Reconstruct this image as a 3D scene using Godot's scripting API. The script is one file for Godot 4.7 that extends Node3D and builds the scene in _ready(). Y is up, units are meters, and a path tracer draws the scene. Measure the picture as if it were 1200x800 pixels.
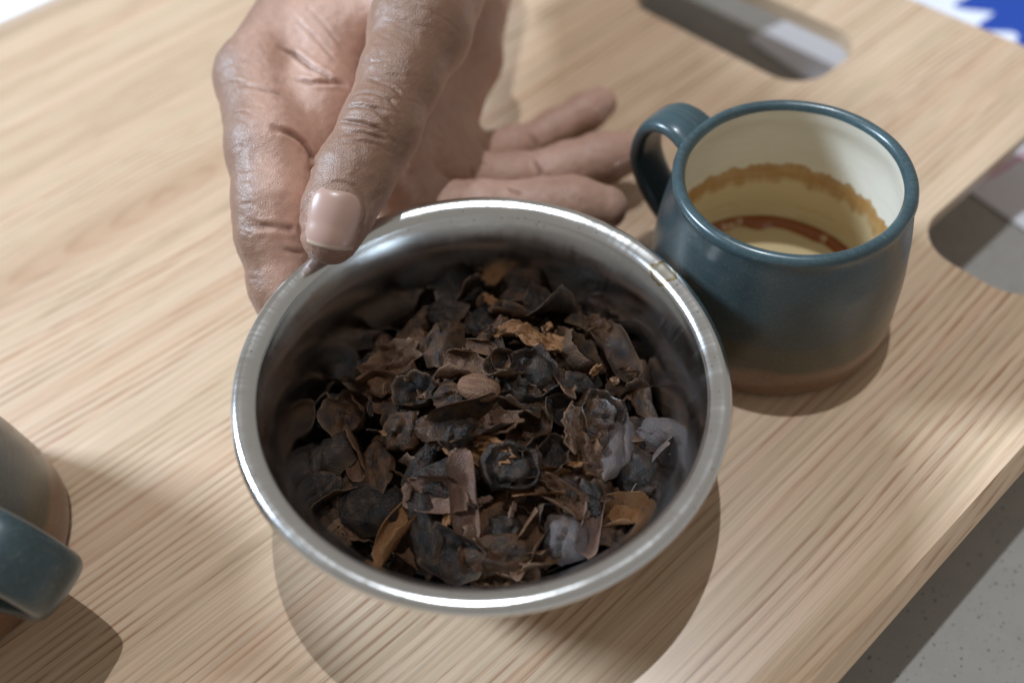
extends Node3D
# Close-up of a wooden tray: a hand holds a steel bowl of dried husks beside two stoneware cups.
# y is up, metres; the tray's upper face is y = 0 and the origin lies straight below the camera.

const BOWL_AT := Vector3(-0.0106, 0.0651, -0.1609)      # centre of the bowl's rim
const BOWL_UP := Vector3(0.0827, 0.9965, 0.0086)        # the bowl leans a little to the right
const TABLE_Y := -0.065
const TRAY_TURN := 0.6068

# hand: joints from -> to, radius at each, chain (0 palm, 1 thumb, 2 index, 3 middle, 4 ring, 5 little finger)
var BONES := [
	[Vector3(-0.0351, 0.0550, -0.2715), Vector3(-0.0138, 0.0700, -0.4318), 0.0125, 0.0200, 0],
	[Vector3(-0.0288, 0.0450, -0.2926), Vector3(0.0035, 0.0600, -0.4467), 0.0125, 0.0190, 0],
	[Vector3(-0.0179, 0.0360, -0.3098), Vector3(-0.0014, 0.0420, -0.3595), 0.0120, 0.0140, 0],
	[Vector3(-0.0014, 0.0420, -0.3595), Vector3(0.0152, 0.0500, -0.4631), 0.0140, 0.0230, 0],
	[Vector3(-0.0507, 0.0800, -0.4060), Vector3(-0.0100, 0.0800, -0.4744), 0.0180, 0.0240, 0],
	[Vector3(-0.0622, 0.0800, -0.3294), Vector3(-0.0381, 0.0860, -0.3345), 0.0180, 0.0170, 0],
	[Vector3(-0.0624, 0.0760, -0.2920), Vector3(-0.0614, 0.0800, -0.3273), 0.0140, 0.0180, 0],
	[Vector3(-0.0683, 0.0720, -0.2702), Vector3(-0.0624, 0.0760, -0.2920), 0.0105, 0.0140, 0],
	[Vector3(-0.0061, 0.0750, -0.4033), Vector3(0.0192, 0.0750, -0.5305), 0.0270, 0.0300, 0],
	[Vector3(0.0192, 0.0750, -0.5305), Vector3(0.0447, 0.0800, -0.6864), 0.0300, 0.0310, 0],
	[Vector3(-0.0228, 0.0430, -0.2864), Vector3(-0.0228, 0.0430, -0.2864), 0.0090, 0.0090, 0],
	[Vector3(-0.0182, 0.0450, -0.3018), Vector3(-0.0182, 0.0450, -0.3018), 0.0090, 0.0090, 0],
	[Vector3(-0.0117, 0.0360, -0.2985), Vector3(-0.0117, 0.0360, -0.2985), 0.0078, 0.0078, 0],
	[Vector3(-0.0578, 0.0765, -0.2178), Vector3(-0.0543, 0.0800, -0.2259), 0.0102, 0.0119, 1],
	[Vector3(-0.0543, 0.0800, -0.2259), Vector3(-0.0476, 0.0840, -0.2389), 0.0119, 0.0135, 1],
	[Vector3(-0.0476, 0.0840, -0.2389), Vector3(-0.0365, 0.0900, -0.2553), 0.0135, 0.0139, 1],
	[Vector3(-0.0365, 0.0900, -0.2553), Vector3(-0.0277, 0.0945, -0.2769), 0.0139, 0.0149, 1],
	[Vector3(-0.0277, 0.0945, -0.2769), Vector3(-0.0185, 0.0985, -0.3005), 0.0149, 0.0192, 1],
	[Vector3(-0.0185, 0.0985, -0.3005), Vector3(0.0016, 0.0990, -0.3780), 0.0192, 0.0240, 1],
	[Vector3(-0.0800, 0.0470, -0.2031), Vector3(-0.0825, 0.0540, -0.2184), 0.0088, 0.0108, 2],
	[Vector3(-0.0825, 0.0540, -0.2184), Vector3(-0.0828, 0.0660, -0.2334), 0.0108, 0.0126, 2],
	[Vector3(-0.0828, 0.0660, -0.2334), Vector3(-0.0806, 0.0710, -0.2437), 0.0126, 0.0148, 2],
	[Vector3(-0.0806, 0.0710, -0.2437), Vector3(-0.0811, 0.0790, -0.2661), 0.0148, 0.0160, 2],
	[Vector3(-0.0811, 0.0790, -0.2661), Vector3(-0.0879, 0.0830, -0.3070), 0.0160, 0.0162, 2],
	[Vector3(-0.0879, 0.0830, -0.3070), Vector3(-0.0728, 0.0820, -0.3530), 0.0162, 0.0168, 2],
	[Vector3(-0.0728, 0.0820, -0.3530), Vector3(-0.0507, 0.0800, -0.4060), 0.0168, 0.0185, 2],
	[Vector3(0.0469, 0.0300, -0.2595), Vector3(0.0329, 0.0330, -0.2607), 0.0094, 0.0116, 3],
	[Vector3(0.0329, 0.0330, -0.2607), Vector3(0.0204, 0.0330, -0.2617), 0.0116, 0.0116, 3],
	[Vector3(0.0204, 0.0330, -0.2617), Vector3(0.0092, 0.0340, -0.2619), 0.0116, 0.0108, 3],
	[Vector3(0.0092, 0.0340, -0.2619), Vector3(-0.0047, 0.0360, -0.2621), 0.0108, 0.0119, 3],
	[Vector3(-0.0047, 0.0360, -0.2621), Vector3(-0.0204, 0.0400, -0.2611), 0.0119, 0.0118, 3],
	[Vector3(-0.0204, 0.0400, -0.2611), Vector3(-0.0331, 0.0450, -0.2615), 0.0118, 0.0129, 3],
	[Vector3(-0.0331, 0.0450, -0.2615), Vector3(-0.0351, 0.0550, -0.2715), 0.0129, 0.0130, 3],
	[Vector3(0.0633, 0.0240, -0.2984), Vector3(0.0519, 0.0240, -0.2967), 0.0098, 0.0114, 4],
	[Vector3(0.0519, 0.0240, -0.2967), Vector3(0.0359, 0.0230, -0.2947), 0.0114, 0.0113, 4],
	[Vector3(0.0359, 0.0230, -0.2947), Vector3(0.0228, 0.0220, -0.2934), 0.0113, 0.0102, 4],
	[Vector3(0.0228, 0.0220, -0.2934), Vector3(0.0114, 0.0240, -0.2918), 0.0102, 0.0112, 4],
	[Vector3(0.0114, 0.0240, -0.2918), Vector3(-0.0013, 0.0260, -0.2911), 0.0112, 0.0108, 4],
	[Vector3(-0.0013, 0.0260, -0.2911), Vector3(-0.0213, 0.0360, -0.2863), 0.0108, 0.0124, 4],
	[Vector3(-0.0213, 0.0360, -0.2863), Vector3(-0.0288, 0.0450, -0.2926), 0.0124, 0.0130, 4],
	[Vector3(0.0589, 0.0220, -0.3385), Vector3(0.0503, 0.0210, -0.3344), 0.0078, 0.0090, 5],
	[Vector3(0.0503, 0.0210, -0.3344), Vector3(0.0346, 0.0190, -0.3280), 0.0090, 0.0088, 5],
	[Vector3(0.0346, 0.0190, -0.3280), Vector3(0.0231, 0.0180, -0.3222), 0.0088, 0.0082, 5],
	[Vector3(0.0231, 0.0180, -0.3222), Vector3(0.0128, 0.0200, -0.3176), 0.0082, 0.0097, 5],
	[Vector3(0.0128, 0.0200, -0.3176), Vector3(0.0023, 0.0220, -0.3126), 0.0097, 0.0094, 5],
	[Vector3(0.0023, 0.0220, -0.3126), Vector3(-0.0129, 0.0300, -0.3093), 0.0094, 0.0106, 5],
	[Vector3(-0.0129, 0.0300, -0.3093), Vector3(-0.0190, 0.0400, -0.3141), 0.0106, 0.0129, 5],
]
# skin folds: depth, half width, points on the skin
var CREASES := [
	[0.0010, 0.0011, [Vector3(-0.0892, 0.0769, -0.2278), Vector3(-0.0812, 0.0776, -0.2260), Vector3(-0.0732, 0.0737, -0.2269), Vector3(-0.0653, 0.0828, -0.2147)]],
	[0.0007, 0.0009, [Vector3(-0.0770, 0.0703, -0.2208), Vector3(-0.0734, 0.0671, -0.2219), Vector3(-0.0711, 0.0635, -0.2243)]],
	[0.0016, 0.0010, [Vector3(-0.0748, 0.0952, -0.3076), Vector3(-0.0696, 0.0926, -0.3056), Vector3(-0.0624, 0.0929, -0.2949), Vector3(-0.0552, 0.0905, -0.2889), Vector3(-0.0506, 0.0871, -0.2887)]],
	[0.0013, 0.0009, [Vector3(-0.0682, 0.0918, -0.2900), Vector3(-0.0625, 0.0915, -0.2865), Vector3(-0.0562, 0.0903, -0.2867), Vector3(-0.0506, 0.0871, -0.2887)]],
	[0.0020, 0.0011, [Vector3(-0.0746, 0.0935, -0.2593), Vector3(-0.0686, 0.0891, -0.2595), Vector3(-0.0659, 0.0842, -0.2590), Vector3(-0.0647, 0.0788, -0.2574), Vector3(-0.0598, 0.0924, -0.2368)]],
	[0.0007, 0.0009, [Vector3(-0.0881, 0.0965, -0.2838), Vector3(-0.0789, 0.0958, -0.2800), Vector3(-0.0720, 0.0919, -0.2795)]],
	[0.0003, 0.0008, [Vector3(-0.0686, 0.0985, -0.3220), Vector3(-0.0606, 0.0949, -0.3105), Vector3(-0.0539, 0.0908, -0.3005)]],
	[0.0003, 0.0008, [Vector3(-0.0624, 0.1000, -0.3240), Vector3(-0.0553, 0.0956, -0.3142), Vector3(-0.0509, 0.0896, -0.3074)]],
	[0.0009, 0.0008, [Vector3(-0.0493, 0.0990, -0.2502), Vector3(-0.0445, 0.1011, -0.2464), Vector3(-0.0406, 0.1012, -0.2444), Vector3(-0.0365, 0.1000, -0.2428), Vector3(-0.0327, 0.0968, -0.2413)]],
	[0.0007, 0.0008, [Vector3(-0.0470, 0.1011, -0.2546), Vector3(-0.0415, 0.1038, -0.2513), Vector3(-0.0356, 0.1035, -0.2484), Vector3(-0.0319, 0.1003, -0.2451), Vector3(-0.0305, 0.0970, -0.2429)]],
	[0.0006, 0.0007, [Vector3(-0.0485, 0.0993, -0.2426), Vector3(-0.0425, 0.0998, -0.2415), Vector3(-0.0369, 0.0982, -0.2405), Vector3(-0.0338, 0.0959, -0.2399)]],
	[0.0005, 0.0007, [Vector3(-0.0486, 0.0990, -0.2384), Vector3(-0.0413, 0.0985, -0.2383), Vector3(-0.0346, 0.0949, -0.2384)]],
	[0.0005, 0.0007, [Vector3(-0.0442, 0.1028, -0.2590), Vector3(-0.0366, 0.1054, -0.2553), Vector3(-0.0304, 0.1037, -0.2523), Vector3(-0.0270, 0.0986, -0.2472)]],
	[0.0004, 0.0007, [Vector3(-0.0440, 0.0998, -0.2701), Vector3(-0.0349, 0.1059, -0.2606), Vector3(-0.0286, 0.1043, -0.2574), Vector3(-0.0248, 0.0997, -0.2524)]],
	[0.0010, 0.0010, [Vector3(0.0213, 0.0339, -0.2910), Vector3(0.0226, 0.0323, -0.2875), Vector3(0.0236, 0.0297, -0.2846)]],
	[0.0009, 0.0010, [Vector3(0.0211, 0.0281, -0.3171), Vector3(0.0234, 0.0253, -0.3145), Vector3(0.0246, 0.0222, -0.3131)]],
	[0.0009, 0.0010, [Vector3(0.0074, 0.0464, -0.2619), Vector3(0.0100, 0.0459, -0.2598), Vector3(0.0125, 0.0453, -0.2579)]],
	[0.0007, 0.0009, [Vector3(-0.0073, 0.0416, -0.2831), Vector3(-0.0063, 0.0389, -0.2815), Vector3(-0.0061, 0.0488, -0.2662)]],
	[0.0004, 0.0007, [Vector3(-0.0712, 0.0677, -0.2256), Vector3(-0.0707, 0.0720, -0.2290), Vector3(-0.0651, 0.0864, -0.2218), Vector3(-0.0610, 0.0909, -0.2230), Vector3(-0.0560, 0.0931, -0.2247), Vector3(-0.0510, 0.0936, -0.2253), Vector3(-0.0461, 0.0916, -0.2243), Vector3(-0.0438, 0.0877, -0.2221), Vector3(-0.0436, 0.0833, -0.2191), Vector3(-0.0459, 0.0797, -0.2156)]],
	[0.0001, 0.0006, [Vector3(-0.0298, 0.1061, -0.2625), Vector3(-0.0271, 0.1054, -0.2622), Vector3(-0.0243, 0.1050, -0.2634), Vector3(-0.0217, 0.1034, -0.2635)]],
	[0.0002, 0.0006, [Vector3(-0.0403, 0.1047, -0.2765), Vector3(-0.0363, 0.1074, -0.2706), Vector3(-0.0326, 0.1082, -0.2686), Vector3(-0.0291, 0.1086, -0.2683)]],
	[0.0001, 0.0006, [Vector3(-0.0290, 0.1119, -0.2848), Vector3(-0.0257, 0.1124, -0.2834), Vector3(-0.0227, 0.1118, -0.2812), Vector3(-0.0197, 0.1107, -0.2798)]],
	[0.0001, 0.0006, [Vector3(-0.0288, 0.1126, -0.2869), Vector3(-0.0235, 0.1122, -0.2823), Vector3(-0.0184, 0.1103, -0.2800), Vector3(-0.0134, 0.1073, -0.2800)]],
	[0.0001, 0.0006, [Vector3(-0.0343, 0.1053, -0.2555), Vector3(-0.0315, 0.1049, -0.2557), Vector3(-0.0286, 0.1041, -0.2568), Vector3(-0.0259, 0.1028, -0.2576)]],
	[0.0001, 0.0006, [Vector3(-0.0386, 0.1005, -0.2430), Vector3(-0.0360, 0.1004, -0.2435), Vector3(-0.0336, 0.0998, -0.2436), Vector3(-0.0312, 0.0984, -0.2436)]],
	[0.0001, 0.0006, [Vector3(-0.0344, 0.1075, -0.2678), Vector3(-0.0303, 0.1075, -0.2657), Vector3(-0.0263, 0.1068, -0.2651), Vector3(-0.0226, 0.1045, -0.2641)]],
	[0.0002, 0.0006, [Vector3(-0.0368, 0.1057, -0.2630), Vector3(-0.0335, 0.1060, -0.2612), Vector3(-0.0301, 0.1064, -0.2631), Vector3(-0.0270, 0.1056, -0.2627)]],
	[0.0001, 0.0006, [Vector3(-0.0370, 0.1045, -0.2511), Vector3(-0.0335, 0.1043, -0.2514), Vector3(-0.0301, 0.1036, -0.2524), Vector3(-0.0267, 0.1021, -0.2539)]],
	[0.0002, 0.0006, [Vector3(-0.0391, 0.1049, -0.2649), Vector3(-0.0341, 0.1060, -0.2612), Vector3(-0.0294, 0.1055, -0.2609), Vector3(-0.0251, 0.1029, -0.2592)]],
	[0.0002, 0.0006, [Vector3(-0.0371, 0.1041, -0.2498), Vector3(-0.0331, 0.1030, -0.2482), Vector3(-0.0292, 0.1013, -0.2483), Vector3(-0.0255, 0.0983, -0.2491)]],
	[0.0001, 0.0006, [Vector3(-0.0326, 0.1113, -0.2904), Vector3(-0.0275, 0.1128, -0.2860), Vector3(-0.0227, 0.1128, -0.2838), Vector3(-0.0181, 0.1119, -0.2830)]],
	[0.0002, 0.0006, [Vector3(-0.0375, 0.0983, -0.2403), Vector3(-0.0346, 0.0971, -0.2405), Vector3(-0.0318, 0.0955, -0.2410), Vector3(-0.0294, 0.0918, -0.2411)]],
	[0.0002, 0.0006, [Vector3(-0.0265, 0.1151, -0.2910), Vector3(-0.0239, 0.1157, -0.2903), Vector3(-0.0213, 0.1160, -0.2901), Vector3(-0.0187, 0.1162, -0.2902)]],
	[0.0001, 0.0006, [Vector3(-0.0435, 0.0988, -0.2379), Vector3(-0.0417, 0.0981, -0.2368), Vector3(-0.0398, 0.0980, -0.2382), Vector3(-0.0379, 0.0972, -0.2384)]],
	[0.0001, 0.0006, [Vector3(-0.0234, 0.1129, -0.2840), Vector3(-0.0184, 0.1114, -0.2820), Vector3(-0.0133, 0.1101, -0.2832), Vector3(-0.0085, 0.1065, -0.2839)]],
	[0.0002, 0.0006, [Vector3(-0.0307, 0.1038, -0.2522), Vector3(-0.0269, 0.1024, -0.2542), Vector3(-0.0234, 0.0995, -0.2553), Vector3(-0.0200, 0.0948, -0.2583)]],
	[0.0002, 0.0006, [Vector3(-0.0171, 0.1155, -0.2891), Vector3(-0.0123, 0.1132, -0.2876), Vector3(-0.0077, 0.1095, -0.2870), Vector3(-0.0033, 0.1031, -0.2878)]],
	[0.0002, 0.0006, [Vector3(-0.0365, 0.1045, -0.2511), Vector3(-0.0338, 0.1045, -0.2517), Vector3(-0.0313, 0.1035, -0.2508), Vector3(-0.0290, 0.1017, -0.2492)]],
	[0.0001, 0.0006, [Vector3(-0.0328, 0.1101, -0.2829), Vector3(-0.0291, 0.1110, -0.2781), Vector3(-0.0255, 0.1111, -0.2775), Vector3(-0.0221, 0.1103, -0.2763)]],
	[0.0002, 0.0006, [Vector3(-0.0392, 0.0972, -0.2372), Vector3(-0.0369, 0.0955, -0.2366), Vector3(-0.0344, 0.0942, -0.2378), Vector3(-0.0323, 0.0914, -0.2382)]],
	[0.0001, 0.0006, [Vector3(-0.0279, 0.1115, -0.2805), Vector3(-0.0253, 0.1111, -0.2777), Vector3(-0.0226, 0.1109, -0.2780), Vector3(-0.0202, 0.1096, -0.2760)]],
	[0.0001, 0.0006, [Vector3(-0.0415, 0.0998, -0.2416), Vector3(-0.0394, 0.1002, -0.2426), Vector3(-0.0374, 0.1001, -0.2427), Vector3(-0.0356, 0.0996, -0.2426)]],
	[0.0001, 0.0006, [Vector3(-0.0319, 0.1061, -0.2618), Vector3(-0.0290, 0.1054, -0.2609), Vector3(-0.0263, 0.1038, -0.2596), Vector3(-0.0234, 0.1026, -0.2609)]],
	[0.0002, 0.0006, [Vector3(-0.0273, 0.1126, -0.2853), Vector3(-0.0249, 0.1133, -0.2855), Vector3(-0.0227, 0.1131, -0.2844), Vector3(-0.0204, 0.1130, -0.2842)]],
	[0.0002, 0.0006, [Vector3(-0.0379, 0.1048, -0.2524), Vector3(-0.0359, 0.1047, -0.2516), Vector3(-0.0339, 0.1047, -0.2525), Vector3(-0.0320, 0.1042, -0.2522)]],
	[0.0002, 0.0007, [Vector3(-0.0906, 0.0939, -0.2716), Vector3(-0.0859, 0.0958, -0.2692), Vector3(-0.0823, 0.0961, -0.2645)]],
	[0.0001, 0.0007, [Vector3(-0.0903, 0.0844, -0.2436), Vector3(-0.0858, 0.0862, -0.2411), Vector3(-0.0831, 0.0868, -0.2410)]],
	[0.0001, 0.0007, [Vector3(-0.0909, 0.0788, -0.2329), Vector3(-0.0868, 0.0792, -0.2295), Vector3(-0.0799, 0.0799, -0.2292)]],
	[0.0001, 0.0007, [Vector3(-0.0877, 0.0785, -0.2290), Vector3(-0.0839, 0.0783, -0.2270), Vector3(-0.0809, 0.0775, -0.2258)]],
	[0.0002, 0.0007, [Vector3(-0.0883, 0.0985, -0.2966), Vector3(-0.0843, 0.0983, -0.2962), Vector3(-0.0791, 0.0968, -0.2968)]],
	[0.0002, 0.0007, [Vector3(-0.0913, 0.0754, -0.2278), Vector3(-0.0872, 0.0759, -0.2248), Vector3(-0.0805, 0.0772, -0.2256)]],
	[0.0001, 0.0007, [Vector3(-0.0870, 0.0955, -0.2704), Vector3(-0.0829, 0.0963, -0.2707), Vector3(-0.0772, 0.0958, -0.2680)]],
	[0.0002, 0.0007, [Vector3(-0.0886, 0.0783, -0.2295), Vector3(-0.0846, 0.0791, -0.2283), Vector3(-0.0813, 0.0773, -0.2255)]],
	[0.0002, 0.0007, [Vector3(-0.0897, 0.0810, -0.2348), Vector3(-0.0854, 0.0825, -0.2335), Vector3(-0.0794, 0.0805, -0.2300)]],
	[0.0001, 0.0007, [Vector3(-0.0906, 0.0858, -0.2496), Vector3(-0.0860, 0.0873, -0.2457), Vector3(-0.0825, 0.0879, -0.2448)]],
	[0.0002, 0.0007, [Vector3(-0.0939, 0.0952, -0.2902), Vector3(-0.0892, 0.0967, -0.2870), Vector3(-0.0831, 0.0967, -0.2822)]],
	[0.0002, 0.0007, [Vector3(-0.0911, 0.0629, -0.2160), Vector3(-0.0850, 0.0646, -0.2128)]],
	[0.0001, 0.0007, [Vector3(-0.0883, 0.0856, -0.2431), Vector3(-0.0841, 0.0866, -0.2409), Vector3(-0.0786, 0.0872, -0.2421)]],
	[0.0001, 0.0007, [Vector3(-0.0933, 0.0879, -0.2572), Vector3(-0.0883, 0.0908, -0.2551), Vector3(-0.0846, 0.0913, -0.2533)]],
	[0.0002, 0.0007, [Vector3(-0.0906, 0.0855, -0.2488), Vector3(-0.0860, 0.0873, -0.2457), Vector3(-0.0794, 0.0878, -0.2442)]],
	[0.0002, 0.0007, [Vector3(-0.0882, 0.0780, -0.2286), Vector3(-0.0842, 0.0789, -0.2279), Vector3(-0.0783, 0.0766, -0.2256)]],
]
# nails: centre, outward, towards the tip, length, width
var NAILS := [
	[Vector3(-0.0537, 0.0881, -0.2153), Vector3(0.1138, 0.7021, 0.7029), Vector3(-0.3202, -0.6438, 0.6950), 0.0204, 0.0198],
	[Vector3(0.0597, 0.0259, -0.2864), Vector3(0.4262, 0.1601, 0.8903), Vector3(0.9032, -0.0200, -0.4288), 0.0105, 0.0085],
	[Vector3(0.0584, 0.0242, -0.3284), Vector3(0.6179, 0.3089, 0.7230), Vector3(0.7677, -0.0384, -0.6397), 0.0105, 0.0085],
]
# husks that show: tone, form, place in the bowl (x, z), turn, length, width
var HUSKS := [
	["K", 1, -0.0043, -0.0655, 61, 0.0180, 0.0123],
	["O", 2, 0.0080, -0.0521, -72, 0.0110, 0.0052],
	["D", 0, -0.0123, -0.0285, 78, 0.0202, 0.0133],
	["D", 1, -0.0219, -0.0466, 52, 0.0144, 0.0108],
	["B", 2, -0.0314, -0.0240, 21, 0.0193, 0.0150],
	["B", 0, -0.0374, -0.0148, -10, 0.0148, 0.0142],
	["D", 0, -0.0485, -0.0098, 2, 0.0159, 0.0152],
	["K", 0, -0.0228, -0.0087, -32, 0.0149, 0.0131],
	["D", 0, -0.0110, -0.0008, -21, 0.0120, 0.0101],
	["T", 3, -0.0013, -0.0014, -21, 0.0163, 0.0117],
	["B", 1, -0.0011, -0.0213, -22, 0.0106, 0.0060],
	["D", 1, 0.0070, -0.0164, -88, 0.0226, 0.0074],
	["K", 4, 0.0173, -0.0062, -10, 0.0175, 0.0199],
	["B", 1, 0.0255, -0.0055, -73, 0.0167, 0.0046],
	["O", 2, 0.0229, -0.0227, -22, 0.0144, 0.0094],
	["D", 0, 0.0371, -0.0199, -34, 0.0170, 0.0176],
	["D", 0, 0.0400, -0.0389, -23, 0.0110, 0.0112],
	["K", 1, 0.0278, -0.0423, 15, 0.0153, 0.0158],
	["O", 1, 0.0129, -0.0279, -10, 0.0104, 0.0058],
	["D", 1, 0.0498, -0.0226, -77, 0.0223, 0.0103],
	["B", 1, 0.0047, -0.0328, 33, 0.0132, 0.0057],
	["D", 1, 0.0144, -0.0406, 15, 0.0130, 0.0086],
	["D", 1, 0.0588, -0.0027, -89, 0.0204, 0.0081],
	["K", 0, 0.0332, -0.0030, 2, 0.0118, 0.0083],
	["K", 0, 0.0260, 0.0080, -33, 0.0117, 0.0090],
	["D", 4, 0.0384, 0.0079, -21, 0.0159, 0.0169],
	["G", 0, 0.0440, 0.0176, 66, 0.0231, 0.0104],
	["G", 0, 0.0592, 0.0141, 2, 0.0178, 0.0126],
	["G", 1, 0.0571, 0.0265, 60, 0.0208, 0.0085],
	["K", 0, 0.0496, 0.0288, -9, 0.0138, 0.0147],
	["D", 1, -0.0036, 0.0084, -0, 0.0248, 0.0129],
	["D", 0, 0.0136, 0.0132, 56, 0.0148, 0.0134],
	["B", 2, 0.0016, 0.0099, -15, 0.0165, 0.0082],
	["O", 2, -0.0037, 0.0178, -20, 0.0194, 0.0087],
	["K", 0, 0.0187, 0.0220, 14, 0.0134, 0.0118],
	["B", 2, 0.0295, 0.0237, -53, 0.0140, 0.0136],
	["K", 4, 0.0068, 0.0261, -9, 0.0177, 0.0151],
	["K", 1, -0.0233, 0.0164, 43, 0.0159, 0.0101],
	["K", 0, -0.0157, 0.0236, 2, 0.0195, 0.0127],
	["D", 0, -0.0381, 0.0137, -82, 0.0184, 0.0104],
	["K", 0, -0.0543, 0.0046, -9, 0.0160, 0.0167],
	["B", 1, -0.0456, 0.0074, -73, 0.0179, 0.0072],
	["D", 1, -0.0505, 0.0177, 14, 0.0148, 0.0084],
	["K", 0, -0.0609, 0.0188, 2, 0.0119, 0.0100],
	["K", 0, -0.0404, 0.0277, -19, 0.0215, 0.0174],
	["O", 1, -0.0320, 0.0391, 63, 0.0194, 0.0082],
	["K", 0, -0.0232, 0.0383, -88, 0.0235, 0.0104],
	["K", 1, -0.0144, 0.0472, -39, 0.0161, 0.0127],
	["M", 1, -0.0188, 0.0287, -20, 0.0169, 0.0094],
	["M", 1, -0.0093, 0.0307, -90, 0.0222, 0.0083],
	["B", 1, -0.0003, 0.0361, 46, 0.0205, 0.0091],
	["D", 0, 0.0109, 0.0359, -20, 0.0146, 0.0149],
	["O", 1, 0.0176, 0.0308, 2, 0.0194, 0.0088],
	["B", 1, 0.0222, 0.0358, -41, 0.0148, 0.0092],
	["K", 0, 0.0024, 0.0426, -9, 0.0113, 0.0109],
	["G", 0, 0.0216, 0.0474, 2, 0.0147, 0.0145],
	["M", 1, 0.0300, 0.0432, 71, 0.0182, 0.0075],
	["O", 1, 0.0403, 0.0400, 13, 0.0163, 0.0107],
	["D", 0, 0.0367, 0.0457, -20, 0.0106, 0.0092],
	["B", 1, 0.0096, 0.0465, 59, 0.0199, 0.0087],
	["D", 0, -0.0017, 0.0490, 2, 0.0189, 0.0115],
	["B", 1, 0.0114, 0.0531, 13, 0.0125, 0.0063],
	["B", 1, -0.0087, 0.0503, -85, 0.0111, 0.0057],
	["D", 0, -0.0282, 0.0054, -9, 0.0122, 0.0131],
	["D", 1, -0.0297, -0.0046, -21, 0.0124, 0.0094],
	["D", 1, 0.0121, 0.0038, -21, 0.0116, 0.0092],
	["B", 2, 0.0287, 0.0144, -82, 0.0117, 0.0079],
	["D", 0, 0.0357, 0.0165, -32, 0.0097, 0.0093],
	["D", 1, 0.0364, 0.0261, -91, 0.0181, 0.0095],
	["D", 1, 0.0483, 0.0096, -84, 0.0154, 0.0086],
	["D", 1, 0.0079, -0.0073, -10, 0.0117, 0.0097],
	["B", 1, -0.0065, -0.0122, -33, 0.0127, 0.0116],
	["K", 0, -0.0105, -0.0474, -23, 0.0141, 0.0138],
	["K", 0, 0.0022, -0.0391, -10, 0.0108, 0.0111],
	["O", 2, 0.0180, -0.0299, -10, 0.0097, 0.0073],
	["B", 0, -0.0207, -0.0341, -77, 0.0125, 0.0079],
	["D", 0, 0.0189, -0.0528, -35, 0.0155, 0.0129],
	["D", 0, -0.0180, 0.0069, -41, 0.0138, 0.0097],
	["K", 0, -0.0094, 0.0131, 14, 0.0105, 0.0095],
	["D", 0, -0.0311, 0.0231, -30, 0.0133, 0.0094],
	["K", 0, 0.0181, 0.0410, -41, 0.0105, 0.0090],
	["D", 0, 0.0262, 0.0320, 24, 0.0107, 0.0094],
	["K", 0, 0.0318, 0.0368, -72, 0.0111, 0.0078],
]

var mats := {}


func _ready() -> void:
	var cam := Camera3D.new()
	cam.name = "camera"
	var pitch := deg_to_rad(52.7146)
	var fwd := Vector3(0, -sin(pitch), -cos(pitch))
	var right := Vector3.RIGHT
	var up := right.cross(fwd)
	var roll := deg_to_rad(-8.0353)
	var r2 := right * cos(roll) + up * sin(roll)
	var u2 := up * cos(roll) - right * sin(roll)
	cam.transform = Transform3D(Basis(r2, u2, -fwd), Vector3(0, 0.2873, 0))
	cam.fov = rad_to_deg(2.0 * atan(400.0 / 1003.06))
	cam.near = 0.01
	cam.far = 20.0
	var att := CameraAttributesPhysical.new()
	att.frustum_focal_length = 30.09
	att.exposure_aperture = 3.6
	att.frustum_focus_distance = 0.292
	att.frustum_near = 0.01
	att.frustum_far = 20.0
	cam.attributes = att
	add_child(cam)

	var env := Environment.new()
	env.background_mode = Environment.BG_COLOR
	env.background_color = Color(0.70, 0.675, 0.645)
	env.background_energy_multiplier = 0.95
	env.tonemap_mode = Environment.TONE_MAPPER_LINEAR
	env.tonemap_exposure = 0.74
	env.sdfgi_enabled = true
	env.ssao_enabled = true
	env.ssil_enabled = true
	var we := WorldEnvironment.new()
	we.name = "environment"
	we.environment = env
	add_child(we)

	# the ceiling lamp over the table: small, nearly overhead, a little behind the bowl
	var lamp := SpotLight3D.new()
	lamp.name = "ceiling_lamp"
	lamp.position = Vector3(0.09, 1.75, -0.49)
	lamp.look_at_from_position(lamp.position, Vector3(0.03, 0, -0.2))
	lamp.light_color = Color(0.94, 0.97, 1.0)
	lamp.light_energy = 2.2
	lamp.light_size = 0.012
	lamp.spot_range = 4.0
	lamp.spot_angle = 40.0
	lamp.spot_attenuation = 2.0
	lamp.shadow_enabled = true
	add_child(lamp)

	# daylight from a window on the left
	var win := AreaLight3D.new()
	win.name = "window_light"
	win.area_size = Vector2(0.6, 0.6)
	win.look_at_from_position(Vector3(-2.10, 1.60, -0.85), Vector3(0.0, 0.03, -0.2))
	win.light_color = Color(0.84, 0.92, 1.0)
	win.light_energy = 17.0
	win.area_range = 5.0
	win.area_attenuation = 2.0
	win.shadow_enabled = true
	add_child(win)

	make_materials()
	build_table()
	build_tray()
	build_cups()
	build_bowl()
	build_husks()
	build_crumbs()
	build_hand()


# ---------------------------------------------------------------- helpers

func tag(o: Node3D, label: String, category: String, group := "", kind := "") -> void:
	if label: o.set_meta("label", label)
	if category: o.set_meta("category", category)
	if group: o.set_meta("group", group)
	if kind: o.set_meta("kind", kind)


func thing(called: String, label: String, category: String, at := Vector3.ZERO) -> Node3D:
	var o := Node3D.new()
	o.name = called
	o.position = at
	tag(o, label, category)
	add_child(o, true)
	return o


func put(called: String, m: Mesh, mat: Material, parent: Node3D) -> MeshInstance3D:
	var o := MeshInstance3D.new()
	o.name = called
	o.mesh = m
	o.material_override = mat
	parent.add_child(o, true)
	return o


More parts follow.
